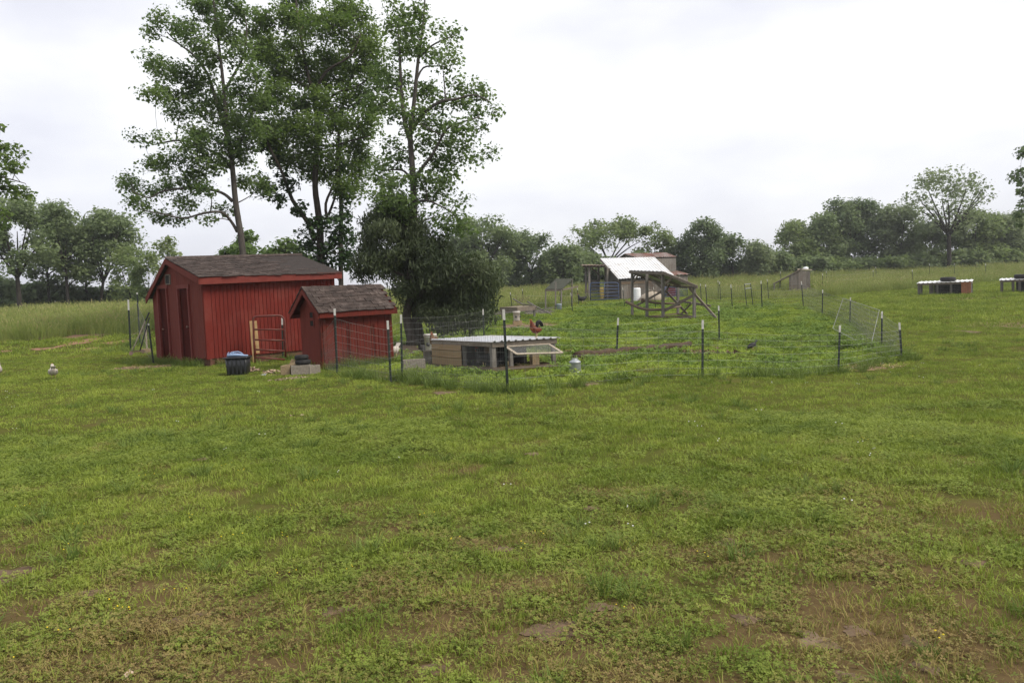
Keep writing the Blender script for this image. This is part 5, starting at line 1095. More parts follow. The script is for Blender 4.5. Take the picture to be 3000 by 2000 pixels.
wall_boards(A1, A2, fr_.z - .1, er.z - .1, 22, 'wood_grey', ob_); wall_boards(A4, A1, el.z - .1, fr_.z - .1, 10, 'wood_grey', ob_, apex=ap.z - .12); wall_boards(A2, A3, er.z - .1, br_.z - .1, 8, 'wood_grey', ob_, apex=rg.z - .12)
lr = [P(1968, 806, 73.2), P(2023, 803.5, 75.4), P(1984, 793.5, 77.2), P(1962, 797, 75.2)]; mb = MB(); ribbed(mb, *lr, 5, .04); mb.build('lean_to_roof', MATS['metal_rust'], ob_)
p, q = lr[0] + Vector((.1, .25, 0)), lr[1] + Vector((-.25, .25, 0)); wall_boards(p, q, lr[0].z - .1, lr[1].z - .08, 8, 'wood_grey', ob_, 'lean_to_board')

# small far lean-to with mossy roof
fl = thing('slant_shelter', GU(1640, 52), 'small slanted mossy roof on thin posts in tall grass', 'shelter')
a, b, c, d = P(1597.7, 849, 51), P(1646, 849, 50.6), P(1678, 818, 52.6), P(1628, 818.5, 53); mb = MB(); mb.slab(a, b, c, d, UP * .05); mb.build('roof_panel', mat('moss', (.03, .035, .022), (.06, .062, .045), 6, .95) and MATS['moss'], fl)
for (p, q) in ((d, c), (a, b), (a, d)): mb = MB(); mb.beam(p - UP * .03, q - UP * .03, .06, .1); mb.build('edge_board', MATS['wood_greyh'], fl)
for (u, vt, Y) in ((1599, 852, 51), (1628, 825, 50.4), (1645, 850, 50.6), (1676, 820, 52.6)): b = GU(u + 1, Y); mb = MB(); mb.beam(b - UP * .05, P(u, vt, Y), .07, .07); mb.build('post', MATS['wood_grey'], fl)
mb = MB(); mb.beam(P(1648, 849, 50.8), P(1694, 839, 51.5), .05, .1); mb.build('side_rail', MATS['wood_greyh'], fl)
pl = GU(1640, 50.3); o = thing('salt_bin', pl, 'small pale blue bin standing in grass under slanted roof', 'bin'); mb = MB(); mb.lathe(pl, [(.14, 0), (.16, .3), (.17, .31), (.15, .34)], 14); mb.build('tub', mat('pale_bin', (.3, .36, .42), (.36, .42, .48), 6, .6) and MATS['pale_bin'], o, True); mb = MB(); mb.lathe(pl + UP * .34, [(.175, 0), (.175, .02), (.1, .035)], 14); mb.build('lid', MATS['pale_bin'], o, True)

# slope-roofed grey hut in the field
Yh = 64.0; hu = thing('field_hut', GU(2340, Yh), 'grey board hut with steep lean-to roof standing in tall hay', 'hut')
l0_, ap_, rt_ = P(2266, 833, Yh), P(2344, 789.5, Yh), P(2374, 792.5, Yh + .6)
bk = Vector((.9, 2.2, 0)); BLOCK.append([(l0_.x - 1.2, l0_.y - 5), (rt_.x - .8, rt_.y - 5), (rt_.x + 1.2, rt_.y + 2.2), (l0_.x + .8, l0_.y + 2.2)])
mb = MB(); mb.slab(l0_ + Vector((-.1, -.12, 0)), ap_ + Vector((.1, -.12, .03)), ap_ + bk + Vector((.1, 0, .03)), l0_ + bk + Vector((-.1, 0, 0)), UP * .07); mb.build('roof', MATS['wood_barn'], hu)
mb = MB(); mb.slab(ap_ + Vector((-.25, -.1, .0)), rt_ + Vector((.1, -.1, .02)), rt_ + bk * .5 + Vector((.1, 0, .02)), ap_ + bk * .5 + Vector((-.25, 0, .02)), UP * .06); mb.build('top_panel', MATS['wood_pale'], hu)
nbd = 11
for i in range(nbd):
    f = i / nbd; u0 = 2312 + 62 * f; p = P(u0, 820, Yh + .6 * max(0, f - .5)); q = P(u0 + 62 / nbd * .94, 820, Yh + .6 * max(0, f - .5)); vt = np.interp(u0, [2312, 2344, 2374], [807.5, 792.5, 794.5]); t = P(u0, vt, p.y).z; mb = MB(); mb.slab(Vector((p.x, p.y, Tz(p.x, p.y))), Vector((q.x, q.y, Tz(q.x, q.y))), Vector((q.x, q.y, t)), Vector((p.x, p.y, t)), (0, .04, 0)); mb.build('wall_board', MATS['wood_barn'], hu)
p, q = P(2312, 820, Yh + .05), P(2312, 820, Yh + .05) + bk; mb = MB(); mb.slab(Vector((p.x, p.y, Tz(p.x, p.y))), Vector((q.x, q.y, Tz(q.x, q.y))), Vector((q.x, q.y, P(2312, 806, Yh).z)), Vector((p.x, p.y, P(2312, 808, Yh).z)), (.04, 0, 0)); mb.build('side_wall', MATS['wood_barn'], hu)
for (u, vt, dy) in ((2269, 833, 0), (2286, 824, 1.5)): b = GU(u, Yh + dy); mb = MB(); mb.beam(b, P(u, vt, Yh + dy), .09, .09); mb.build('post', MATS['wood_grey'], hu)
bag = rt_ + Vector((-.25, .3, .09)); o = thing('feed_sack', bag, 'crumpled white sack lying on the field hut roof', 'sack'); mb = MB(); g_ = random.Random(8); rings = []
for z_, f in ((0, .9), (.08, 1.0), (.16, .85), (.22, .35)): rings.append([bag + Vector((.24 * f * math.cos(a) * (1 + g_.uniform(-.12, .12)), .18 * f * math.sin(a), z_ + g_.uniform(-.015, .015))) for a in [k * math.pi / 6 for k in range(12)]])
loft(mb, rings); mb.build('sack_body', MATS['plastic_drum'], o, True)

# two low hutches with a tyre on each
mat('brick_panel', (.25, .1, .055), (.33, .15, .085), 6, .8, var=.08)
def low_hutch(u0, u1, Y, label, tl, mirror=False, tf=.56):
    b0 = GU(u0, Y); ex_ = Vector((.85, -.53, 0)); Lh = along(b0, ex_, u1, .6, 14); ey_ = Vector((-ex_.y, ex_.x, 0)); b1 = b0 + ex_ * Lh; b1.z = Tz(b1.x, b1.y); o = thing('low_hutch', b0, label, 'hutch'); h = .72; D = 1.5
    gz = (b0.z + b1.z) / 2; X = lambda s, t, z: Vector((b0.x + ex_.x * s + ey_.x * t, b0.y + ex_.y * s + ey_.y * t, gz + z))
    BLOCK.append([(X(s, t, 0).x, X(s, t, 0).y) for s, t in ((0, 0), (Lh, 0), (Lh, D), (0, D))])
    for s in (.05, Lh * .24, Lh * .37, Lh * .63, Lh - .05):
        for t in (.05, D - .05): mb = MB(); mb.beam(X(s, t, -.3), X(s, t, h - .04), .09, .09); mb.build('post', MATS['wood_grey'], o)
    for t in (.0, D): mb = MB(); mb.beam(X(0, t, h - .06), X(Lh, t, h - .06), .05, .1); mb.build('top_rail', MATS['wood_greyh'], o)
    for s in (.0, Lh): mb = MB(); mb.beam(X(s, 0, h - .06), X(s, D, h - .06), .05, .1); mb.build('top_rail', MATS['wood_greyh'], o)
    mb = MB(); mb.slab(X(Lh * .3, D - .08, 0), X(Lh, D - .08, 0), X(Lh, D - .08, h - .1), X(Lh * .3, D - .08, h - .1), ey_ * .02); mb.build('back_panel', MATS['dark'], o)
    mb = MB(); mb.slab(X(Lh * .3, D * .3, -.1), X(Lh * .8, D * .3, -.1), X(Lh * .8, D * .3, h - .1), X(Lh * .3, D * .3, h - .1), ey_ * .02); mb.build('interior_shade', MATS['dark'], o)  # near-black sheet added so the hutch interior reads as shaded
    if not mirror:
        for i in range(5): s = Lh * (.82 + .036 * i); mb = MB(); mb.slab(X(s, -.03, .0), X(s + Lh * .033, -.03, .0), X(s + Lh * .033, -.03, h - .02), X(s, -.03, h - .02), ey_ * .02); mb.build('side_panel', MATS['brick_panel'], o)
    for i in range(4):
        s0, s1 = -.06 + (Lh + .12) * i / 4, -.06 + (Lh + .12) * (i + 1) / 4; k = .003 * (i % 2); mb = MB(); ribbed(mb, X(s0, -.08, h + k), X(s1, -.08, h + k), X(s1, D + .08, h + .09 + k), X(s0, D + .08, h + .09 + k), 3, .025); mb.build('roof_sheet', MATS['metal_white'], o)
    mb = MB(); netting(mb, X(.05, -.01, 0), X(Lh * .8, -.01, 0), X(Lh * .8, -.01, h - .1), X(.05, -.01, h - .1), 30, 7, .003); mb.build('netting', MATS['wire_thin'], o)['kind'] = 'stuff'
    c = X(Lh * tf, .55, h + .055); tyre(c, .41, .12, tl, tilt=Matrix.Rotation(.04, 3, 'X')); EDGE.append((X(0, -.15, 0), X(Lh, -.15, 0), 14, .12)); return o
low_hutch(2690, 2845, 47.5, 'low hutch with white roof and reddish end panel', 'black tyre lying on the hutch with the reddish panel')
low_hutch(2932, 3085, 46.5, 'low hutch with white roof and dark open front', 'black tyre lying on the dark open hutch', True, .42)
# ------------------------------------------------------------------ trees
def leaf_cloud(g, centers, per, sig, size, shape='leaf', flat=.45, droop=0.0):
    "leaves gathered round tuft centres; each leaf one small face with its own tilt"
    c = np.repeat(centers, per, axis=0); n_ = len(c); off = g.normal(0, 1, (n_, 3)); off /= (np.linalg.norm(off, axis=1) + 1e-6)[:, None]; off *= (g.random(n_) ** .5)[:, None] * sig * 1.7; off[:, 2] *= .75
    p = c + off; nrm = g.normal(0, 1, (n_, 3)); nrm[:, 2] = np.abs(nrm[:, 2]) * (1 / flat); nrm += off / (sig * 2); nrm /= np.linalg.norm(nrm, axis=1)[:, None]
    d = g.normal(0, 1, (n_, 3)); d[:, 2] -= droop; d -= nrm * (d * nrm).sum(1)[:, None] * (1 if droop < 1 else .2); d /= np.linalg.norm(d, axis=1)[:, None]; e = np.cross(nrm, d); e /= (np.linalg.norm(e, axis=1) + 1e-6)[:, None]
    s = size * (.4 + 1.15 * g.random(n_) ** 1.5)[:, None]; wd = .42 if shape == 'leaf' else .13
    tuft = np.repeat(g.random(len(centers)), per); rn = .6 * g.random(n_) + .4 * tuft
    if shape == 'leaf':
        fold = nrm * s * .12
        V = np.stack([p - d * s * .5, p + e * s * wd + d * s * .08 + fold, p + d * s * .55, p - e * s * wd + d * s * .08 + fold], 1)
    else: V = np.stack([p - d * s * .5, p + e * s * wd, p + d * s * .6, p - e * s * wd], 1)
    return V.reshape(-1, 3), np.repeat(rn, 4)
def tree(name, label, base, stems, blobs, leaf='leaf_main', bark='bark', size=.13, per=26, sig=.2, seed=1, shape='leaf', tuft=11, group=None, twigs=True, droop=0.0, cat='tree', flat=.45, brk=.016):
    """stems: list of (points, r0, r1); blobs: list of (centre, (rx, ry, rz)[, density]).  A limb grows from the nearest
    stem to every blob, twigs fan out to its tufts, leaves sit round the tufts"""
    g = np.random.default_rng(seed); root = thing(name, base, label, cat, group); tk = MB(); bm = MB(); nodes_ = []
    for k, (pts, r0, r1) in enumerate(stems):
        pts = [Vector(p) for p in pts]; fine = []; n_ = len(pts)
        for i in range(n_ - 1):
            for j in range(3):
                f = j / 3; a = pts[max(i - 1, 0)]; b = pts[i]; c = pts[i + 1]; d = pts[min(i + 2, n_ - 1)]
                fine.append(.5 * ((2 * b) + (c - a) * f + (2 * a - 5 * b + 4 * c - d) * f * f + (3 * b - a - 3 * c + d) * f ** 3))
        fine.append(pts[-1]); m_ = len(fine); rad = [r0 + (r1 - r0) * (i / (m_ - 1)) ** .8 for i in range(m_)]
        if k == 0: rad[0] *= 1.35
        (tk if r0 > .09 else bm).tube(fine, rad, 9 if r0 > .09 else 6); nodes_ += [(p, rad[i]) for i, p in enumerate(fine) if i > m_ * .12 or k > 0]
    NP = [np.array(p) for p, _ in nodes_]; NR = [r for _, r in nodes_]; tips = []; bl = []
    for b in blobs:
        c = Vector(b[0]); dd = min((c - p).length for p, _ in nodes_); bl.append((dd, c, b[1], b[2] if len(b) > 2 else 1.0))
    bl.sort(key=lambda q: q[0])
    for dd, c, r, dens in bl:
        arr = np.array(NP); cv = np.array(c); df = cv - arr; dist = np.linalg.norm(df, axis=1); cost = dist + np.maximum(0, -(df[:, 2])) * 1.6 + np.where(df[:, 2] < .25 * dist, .25 * dist, 0); j = int(np.argmin(cost)); a = Vector(arr[j]); L_ = (c - a).length
        if L_ > .15:
            mid = a.lerp(c, .5) + Vector(g.normal(0, .07, 3)) * L_ + UP * (.1 * L_); r0 = min(NR[j] * .75, brk + brk * .62 * L_); pth = []
            for i in range(6): f = i / 5; pth.append(a * (1 - f) ** 2 + mid * 2 * f * (1 - f) + c * f * f)
            rad = [r0 + (brk * .45 - r0) * i / 5 for i in range(6)]; bm.tube(pth, rad, 5, False)
            for i in range(2, 6): NP.append(np.array(pth[i])); NR.append(max(rad[i], brk * .5))
        n_ = max(2, int(tuft * dens)); v = g.normal(0, 1, (n_, 3)); v /= np.linalg.norm(v, axis=1)[:, None]; v *= ((.35 + .65 * g.random(n_) ** .6) if shape == 'leaf' else (.2 + 1.15 * g.random(n_)))[:, None]; t = cv + v * np.array(r); tips.append(t)
        if twigs:
            for q in t: q = Vector(q); m2 = c.lerp(q, .5) + Vector(g.normal(0, .06, 3)); bm.tube([c, m2, q], [brk * .42, brk * .32, brk * .15], 3, False)
    tips = np.concatenate(tips); V, rn = leaf_cloud(g, tips, per, sig, size, shape, flat, droop)
    if tk.v: tk.build('trunk', MATS[bark], root, True)
    if bm.v: bm.build('branches', MATS[bark], root, True)
    link(npmesh('crown', V, [np.arange(len(V)).reshape(-1, 4)], MATS[leaf], root, {'rnd': rn})); return root
def c7(x, y, Y): return P(330 + x / 2.0103, y / 2.0103, Y)
def blobs7(lst, Y, rnd, dy=1.5, fy=.75, mp=None, sc=2.0103):
    r = random.Random(rnd); o = []; mp = mp or c7
    for q in lst:
        x, y, ru, rv = q[:4]; Yb = Y + r.uniform(-dy, dy); k = Yb / FPX / sc; o.append((mp(x, y, Yb), (ru * k * .95, (ru + rv) / 2 * k * fy * 1.2, rv * k * .95), (ru * rv / 9000.0) ** .75 * (q[4] if len(q) > 4 else 1)))
    return o
Y1, Y2, Y3 = 31.0, 33.5, 26.2
def stem(lst, Y, r0, r1, base=None, mp=None, jit=0):
    p = [(mp or c7)(x, y, Y + (q[0] if q else 0)) for x, y, *q in lst]
    if base is not None: p = [base] + p
    return (p, r0, r1)
b1_ = GU(716, Y1)
t1 = [stem([(768, 1500), (725, 1200), (702, 950), (672, 720), (652, 500), (630, 300), (605, 120), (585, -120)], Y1, .145, .025, b1_),
      stem([(705, 1185), (660, 1145), (590, 1120, -.4), (450, 1108, -.8), (300, 1125, -1), (215, 1165, -1.1), (120, 1130, -1.2)], Y1, .075, .02),
      stem([(735, 1365), (695, 1300), (640, 1250, -.4), (540, 1255, -.7), (420, 1285, -1), (300, 1262, -1.1), (180, 1240, -1.2)], Y1, .07, .018),
      stem([(690, 850), (640, 700, .4), (560, 440, .8), (470, 320, .9), (390, 260, 1), (320, 190, 1)], Y1, .085, .02),
      stem([(700, 920), (760, 820, .3), (830, 640, .5), (850, 480, .6), (880, 420, .6)], Y1, .07, .02),
      stem([(655, 540), (720, 430, -.4), (770, 330, -.6), (790, 180, -.7), (770, 60, -.7)], Y1, .06, .018),
      stem([(705, 1000), (600, 900, .5), (420, 830, .8), (300, 840, 1), (230, 850, 1), (150, 800, 1)], Y1, .06, .015)]
B1 = [(600, -60, 150, 90), (600, 60, 150, 90), (480, 30, 70, 60), (700, 60, 80, 70), (650, 180, 130, 100), (290, 90, 60, 35), (255, 200, 55, 25), (390, 165, 90, 60), (490, 230, 110, 80), (230, 350, 60, 40), (320, 400, 100, 60), (430, 420, 110, 80), (560, 310, 90, 80), (260, 540, 85, 50), (400, 545, 120, 70), (540, 600, 120, 80), (740, 300, 90, 80), (790, 180, 60, 60), (840, 90, 50, 30), (815, 470, 85, 70), (770, 560, 100, 70), (650, 690, 150, 90), (400, 660, 110, 60), (160, 800, 50, 30, .7), (270, 810, 55, 22, .7), (460, 790, 110, 55), (500, 850, 110, 60), (620, 850, 130, 80), (780, 740, 120, 90), (870, 620, 70, 60), (340, 950, 130, 55), (540, 970, 130, 70), (420, 1050, 120, 40), (330, 1105, 80, 28), (480, 1085, 90, 32), (570, 1125, 60, 25), (250, 1140, 60, 25), (690, 950, 110, 70), (800, 880, 90, 80), (880, 760, 70, 70), (100, 1060, 75, 38), (120, 1120, 85, 38), (160, 1200, 95, 32), (420, 1195, 95, 36), (230, 1265, 100, 32), (360, 1290, 80, 22), (640, 1235, 55, 34), (575, 1295, 50, 22), (810, 1050, 90, 55), (870, 1110, 60, 45), (230, 975, 60, 35), (540, 500, 80, 60), (660, 560, 80, 60)]
tree('shade_tree', 'tall slender tree with airy tiered branches behind large red shed', b1_, t1, blobs7(B1, Y1, 1), 'leaf_main', 'bark_grey', .105, 84, .27, 101, tuft=12.5)
b2_ = GU(934, Y2)
t2 = [stem([(1222, 1400), (1210, 1250), (1192, 1100), (1200, 900), (1210, 750), (1180, 560), (1140, 400), (1112, 240), (1085, 60), (1070, -140)], Y2, .17, .03, b2_),
      stem([(1190, 1420), (1150, 1310), (1060, 1180, -.3), (1000, 1020, -.5), (930, 880, -.7), (880, 760, -.8)], Y2, .12, .03),
      stem([(1343, 1560, .8), (1345, 1200, .8), (1325, 950, .8), (1340, 700, .6), (1370, 560, .5), (1420, 420, .3)], Y2, .12, .03, GU(1000, Y2 + .8)),
      stem([(1265, 1300), (1255, 1200, -.3), (1300, 1090, -.3), (1330, 980, -.2)], Y2, .07, .04), stem([(1270, 1270), (1310, 1160, .2), (1330, 1060, .4)], Y2, .06, .035),
      stem([(1150, 520), (1050, 450, .5), (960, 380, .8), (880, 330, .9)], Y2, .09, .03), stem([(1185, 560), (1260, 420, -.4), (1400, 330, -.6), (1460, 200, -.7)], Y2, .08, .025),
      stem([(1210, 700), (1300, 560, -.5), (1440, 510, -.8), (1520, 450, -.9)], Y2, .07, .025), stem([(1200, 850), (1290, 860, -.6), (1400, 830, -.9), (1520, 800, -1)], Y2, .06, .02)]
B2 = [(1070, -60, 120, 80), (1080, 60, 110, 80), (980, 110, 110, 70), (890, 120, 50, 50), (1170, 150, 120, 90), (1330, 60, 110, 70), (1430, 90, 90, 60), (1300, 160, 110, 80), (1450, 220, 120, 90), (900, 250, 85, 70), (850, 330, 80, 60), (960, 340, 80, 60), (1090, 300, 90, 80), (1000, 460, 100, 70), (1130, 430, 120, 100), (1290, 330, 120, 90), (1300, 450, 120, 90), (1440, 380, 120, 90), (1530, 300, 70, 80), (1540, 440, 60, 60), (950, 560, 90, 60), (860, 620, 70, 60), (1140, 600, 110, 90), (1280, 600, 110, 80), (1430, 560, 120, 80), (1010, 700, 90, 60), (960, 800, 100, 80), (1090, 800, 80, 60), (890, 760, 80, 80), (1180, 760, 100, 80), (1320, 740, 110, 70), (1440, 720, 110, 60), (1520, 660, 60, 50), (960, 920, 80, 70), (1080, 920, 80, 60), (1230, 900, 130, 70), (1400, 880, 120, 60), (1500, 800, 60, 40), (1180, 1000, 90, 60), (1300, 1010, 110, 60), (1430, 1010, 90, 70), (1420, 1130, 80, 70), (1360, 1090, 70, 50), (1470, 930, 70, 50)]
tree('shade_tree', 'broad dense tree with ivy clad trunks in the middle of the grove', b2_, t2, blobs7(B2, Y2, 2, 1.7), 'leaf_olive', 'bark', .105, 88, .3, 102, tuft=21)
IV = [(1050, 1110, 40, 60), (1000, 1010, 40, 60), (1100, 1220, 40, 50), (960, 920, 35, 50), (920, 860, 40, 40), (930, 1120, 60, 50), (1000, 1180, 60, 40), (880, 1090, 50, 30), (1200, 1330, 80, 60), (1300, 1330, 90, 60), (1150, 1400, 70, 60), (1250, 1430, 110, 70), (1370, 1280, 60, 90), (1380, 1400, 60, 80), (1180, 1500, 90, 60), (1320, 1490, 90, 70), (1400, 1520, 50, 60), (1250, 1560, 110, 50), (1340, 1150, 30, 60), (1340, 1000, 30, 60)]
iv = GU(975, Y2 - .5); tree('ivy', 'dark ivy climbing the trunks of the broad middle tree', iv, [stem([(1230, 1500), (1200, 1400), (1150, 1310), (1060, 1180), (1000, 1020), (920, 860)], Y2 - .35, .04, .015, iv), stem([(1340, 1500), (1345, 1200), (1330, 980)], Y2 + .45, .04, .015, GU(1000, Y2 + .5))], blobs7(IV, Y2 - .2, 3, .5), 'leaf_ivy', 'bark', .14, 34, .2, 103, tuft=16, cat='ivy')
b3_ = GU(1216, Y3)
t3 = [stem([(1778, 1450), (1772, 1150), (1762, 950), (1752, 800), (1770, 650), (1785, 500), (1800, 350), (1822, 200), (1835, 60), (1840, -40)], Y3, .135, .02, b3_),
      stem([(1755, 830), (1725, 740, .3), (1705, 600, .5), (1695, 430, .6), (1690, 300, .6), (1680, 180, .6)], Y3, .09, .025), stem([(1765, 760), (1830, 670, -.4), (1930, 600, -.7), (2020, 585, -.8), (2130, 560, -.9), (2220, 600, -1)], Y3, .075, .018),
      stem([(1775, 1060), (1830, 980, -.4), (1890, 900, -.6), (1970, 760, -.8), (2060, 720, -.9), (2160, 690, -.9)], Y3, .07, .018), stem([(1770, 1080), (1720, 1010, .5), (1650, 1000, .8), (1580, 1010, 1)], Y3, .05, .015),
      stem([(1790, 470), (1830, 400, .4), (1900, 390, .6), (1960, 395, .7)], Y3, .04, .012), stem([(1805, 340), (1880, 270, -.3), (1960, 230, -.5), (2020, 210, -.5)], Y3, .04, .012), stem([(1775, 1200), (1850, 1180, -.5), (1960, 1230, -.8), (2030, 1280, -.9)], Y3, .05, .015)]
B3 = [(1640, 15, 26, 16, .6), (1780, 50, 30, 20, .6), (1690, 95, 60, 45), (1830, 110, 55, 45), (1640, 150, 55, 50), (1760, 180, 90, 60), (1920, 170, 30, 25, .7), (1990, 205, 55, 28), (1690, 270, 80, 60), (1800, 270, 70, 50), (1880, 300, 70, 50), (1960, 270, 40, 30), (1940, 375, 60, 28), (2010, 370, 28, 40), (1600, 400, 60, 50), (1570, 520, 80, 50), (1700, 480, 80, 60), (1790, 560, 70, 50), (1880, 520, 70, 45), (1540, 610, 70, 50), (1640, 590, 70, 50), (2010, 500, 60, 40), (2110, 530, 70, 50), (2180, 590, 60, 40), (2240, 640, 40, 45), (1670, 650, 60, 50), (1900, 630, 80, 50), (2040, 620, 80, 50), (2140, 660, 70, 35), (1780, 710, 90, 60), (1900, 730, 100, 60), (2030, 740, 90, 50), (2150, 760, 26, 18, .7), (1830, 830, 90, 50), (1960, 850, 100, 50), (2100, 860, 80, 40), (2200, 900, 45, 35), (1620, 860, 55, 45), (1590, 960, 70, 40), (1700, 940, 70, 45), (1880, 930, 90, 50), (2010, 950, 90, 40), (2130, 950, 50, 25), (1570, 1050, 80, 50), (1680, 1050, 70, 50), (1840, 1050, 100, 50), (1960, 1060, 90, 45), (1600, 1150, 90, 60), (1720, 1170, 60, 50), (1880, 1160, 100, 45), (2030, 1180, 50, 25), (1990, 1120, 60, 30), (1640, 1260, 100, 60), (1760, 1270, 90, 50), (1900, 1270, 60, 40), (1990, 1290, 55, 45), (2060, 1340, 70, 45), (1940, 1340, 55, 35)]
tree('shade_tree', 'tall airy tree rising above the dark cedar', b3_, t3, blobs7(B3, Y3, 4), 'leaf_main', 'bark_grey', .105, 72, .25, 104, tuft=10)
# cedar
def c5(x, y, Y): return P(1000 + x / 3.135, 500 + y / 3.135, Y)
Yc = 25.6; bc0 = GU(1208, Yc); bc1 = GU(1234, Yc + .3)
tcd = [stem([(600, 1330), (640, 1150, .2), (625, 900, .4), (605, 650, .5), (580, 420, .5), (560, 300, .5)], Yc, .17, .03, bc0, c5), stem([(700, 1380, .3), (690, 1250, .3), (760, 1080, .2), (860, 980), (1000, 930, -.2)], Yc, .15, .04, bc1, c5),
       stem([(620, 1000), (480, 920, -.3), (330, 900, -.5), (200, 940, -.6)], Yc, .06, .02, None, c5), stem([(615, 800), (720, 720, .3), (860, 690, .5)], Yc, .05, .02, None, c5), stem([(740, 1120), (900, 1000, -.6), (1100, 960, -.9), (1300, 960, -1)], Yc, .07, .02, None, c5)]
BC = [(530, 300, 70, 50), (430, 330, 90, 60), (600, 400, 80, 60), (330, 430, 90, 60), (470, 450, 100, 60), (580, 520, 90, 60), (400, 560, 110, 50), (280, 600, 90, 45), (520, 640, 100, 60), (640, 640, 70, 60), (300, 720, 110, 50), (440, 750, 100, 50), (560, 780, 90, 60), (700, 700, 110, 60), (830, 680, 100, 50), (900, 740, 100, 60), (250, 840, 110, 50), (380, 880, 100, 45), (180, 940, 80, 40), (520, 920, 80, 60), (680, 840, 120, 70), (830, 850, 120, 70), (980, 830, 120, 60), (1100, 870, 110, 60), (1200, 900, 110, 60), (1320, 920, 90, 55), (1390, 990, 60, 50), (700, 980, 120, 70), (860, 980, 120, 70), (1020, 970, 120, 70), (1180, 1000, 120, 70), (1320, 1060, 90, 70), (600, 1080, 100, 60), (740, 1120, 110, 70), (900, 1110, 120, 70), (1060, 1120, 120, 70), (1200, 1140, 110, 70), (1330, 1160, 60, 60), (820, 1240, 120, 60), (980, 1250, 120, 60), (1120, 1260, 110, 60), (1240, 1260, 80, 50), (900, 1340, 100, 50), (1040, 1350, 100, 50), (1160, 1340, 80, 45), (1080, 1420, 80, 35, .7), (930, 1420, 90, 40, .8), (1190, 1410, 80, 40, .8), (1280, 1350, 70, 45), (660, 1220, 100, 50), (770, 1310, 80, 45), (1330, 1260, 60, 50), (620, 560, 90, 60), (720, 560, 70, 60), (350, 540, 80, 50), (240, 500, 60, 40, .7)]
tree('cedar_tree', 'dark drooping cedar tree with twin trunks inside the paddock', bc0, tcd, blobs7(BC, Yc, 5, 1.1, .8, c5, 3.135), 'leaf_cedar', 'bark', .15, 120, .25, 105, 'needle', tuft=13, droop=1.6, flat=1.2, brk=.014)
# generic deciduous tree grown into a dome
def dome(seed, u, Y, H_, Wd, nblob, fork=.35, lean=0.0, zbot=.25, topflat=.75, limbs=6, r=.2, vis=0.0):
    g = random.Random(seed); b = GU(u, Y); x1 = b.x + lean; fk = Vector((b.x + lean * fork, b.y, b.z + H_ * fork)); st = [([b, b.lerp(fk, .5) + Vector((g.uniform(-.1, .1), 0, 0)), fk], r, r * .7)]; bl = []
    for i in range(limbs):
        a = 2 * math.pi * (i + g.random() * .6) / limbs; sp = Wd * g.uniform(.25, .46); e = Vector((x1 + math.cos(a) * sp, b.y + math.sin(a) * sp * .8, b.z + H_ * g.uniform(.68, .92) - abs(math.cos(a)) * H_ * .12)); m_ = fk.lerp(e, .45) + UP * (H_ * .06) + Vector((math.cos(a), math.sin(a), 0)) * Wd * .05; st.append(([fk - UP * .1, m_, e], r * .5, r * .12))
    for i in range(nblob):
        z_ = zbot + (1 - zbot) * ((i + g.random()) / nblob) ** topflat; w_ = math.sqrt(max(.04, 1 - ((z_ - .55) / .5) ** 2)) if z_ > .55 else (.55 + .45 * (z_ - zbot) / (.55 - zbot + 1e-6)); a = g.random() * 6.283; q = math.sqrt(g.uniform(.25, 1)) * w_ * Wd * .5
        rr = Wd * g.uniform(.1, .17); bl.append((Vector((x1 + math.cos(a) * q, b.y + math.sin(a) * q * .8, b.z + H_ * z_ * .95)), (rr, rr, rr * .65)))
    return b, st, bl
def dtree(seed, u, Y, H_, Wd, label, leaf='leaf_far', nblob=30, size=.34, per=20, tuft=9, sig=.42, group=None, **k):
    b, st, bl = dome(seed, u, Y, H_, Wd, nblob, **k); return tree('field_tree', label, b, st, bl, leaf, 'bark_far', size, per, sig, 200 + seed, tuft=tuft, group=group, twigs=False, brk=.035)
def topY(u, v, Y): return P(u, v, Y).z - GU(u, Y).z
def span(du, Y): return du / FPX * Y
LG = 'trees of the left hedgerow'; RG = 'trees of the right hedgerow'; MG = 'trees behind the barn'
# left hedgerow
for i, (u, v, w_, Y, leaf, k, lab) in enumerate((
    (62, 575, 200, 62, 'leaf_far', dict(fork=.32, limbs=7, r=0.211, zbot=.42, nblob=34), 'big forked tree at the open left end of hedgerow'),
    (150, 600, 130, 68, 'leaf_fard', dict(fork=.4, limbs=6, r=0.124, zbot=.25, nblob=26), 'leafy hedgerow tree beside the big forked tree'),
    (205, 590, 150, 66, 'leaf_far', dict(fork=.45, limbs=6, r=0.136, zbot=.3, nblob=30), 'straight trunked hedgerow tree with rounded crown'),
    (262, 640, 130, 70, 'leaf_fard', dict(fork=.35, limbs=6, r=0.124, zbot=.3, nblob=24), 'thin hedgerow tree standing before the leaning one'),
    (300, 615, 165, 67, 'leaf_far', dict(fork=.3, limbs=6, r=0.149, lean=1.2, zbot=.48, nblob=32), 'hedgerow tree leaning right under an arched crown'),
    (385, 715, 110, 64, 'leaf_farp', dict(fork=.3, limbs=6, r=0.056, zbot=.1, nblob=26), 'sparse young tree at the right end of left hedgerow'),
    (440, 735, 90, 60, 'leaf_farp', dict(fork=.3, limbs=5, r=0.043, zbot=.15, nblob=18), 'sparse sapling seen beside the large shed gable'),
    (500, 690, 62, 58, 'leaf_farp', dict(fork=.4, limbs=4, r=0.037, zbot=.35, nblob=12), 'narrow sapling rising over the large shed ridge'))):
    lt = i >= 5; dtree(10 + i, u, Y, topY(u, v, Y), span(w_, Y), lab, leaf, size=.19 if lt else .23, per=18 if lt else 30, tuft=7 if lt else 8, sig=.32 if lt else .5, **k)
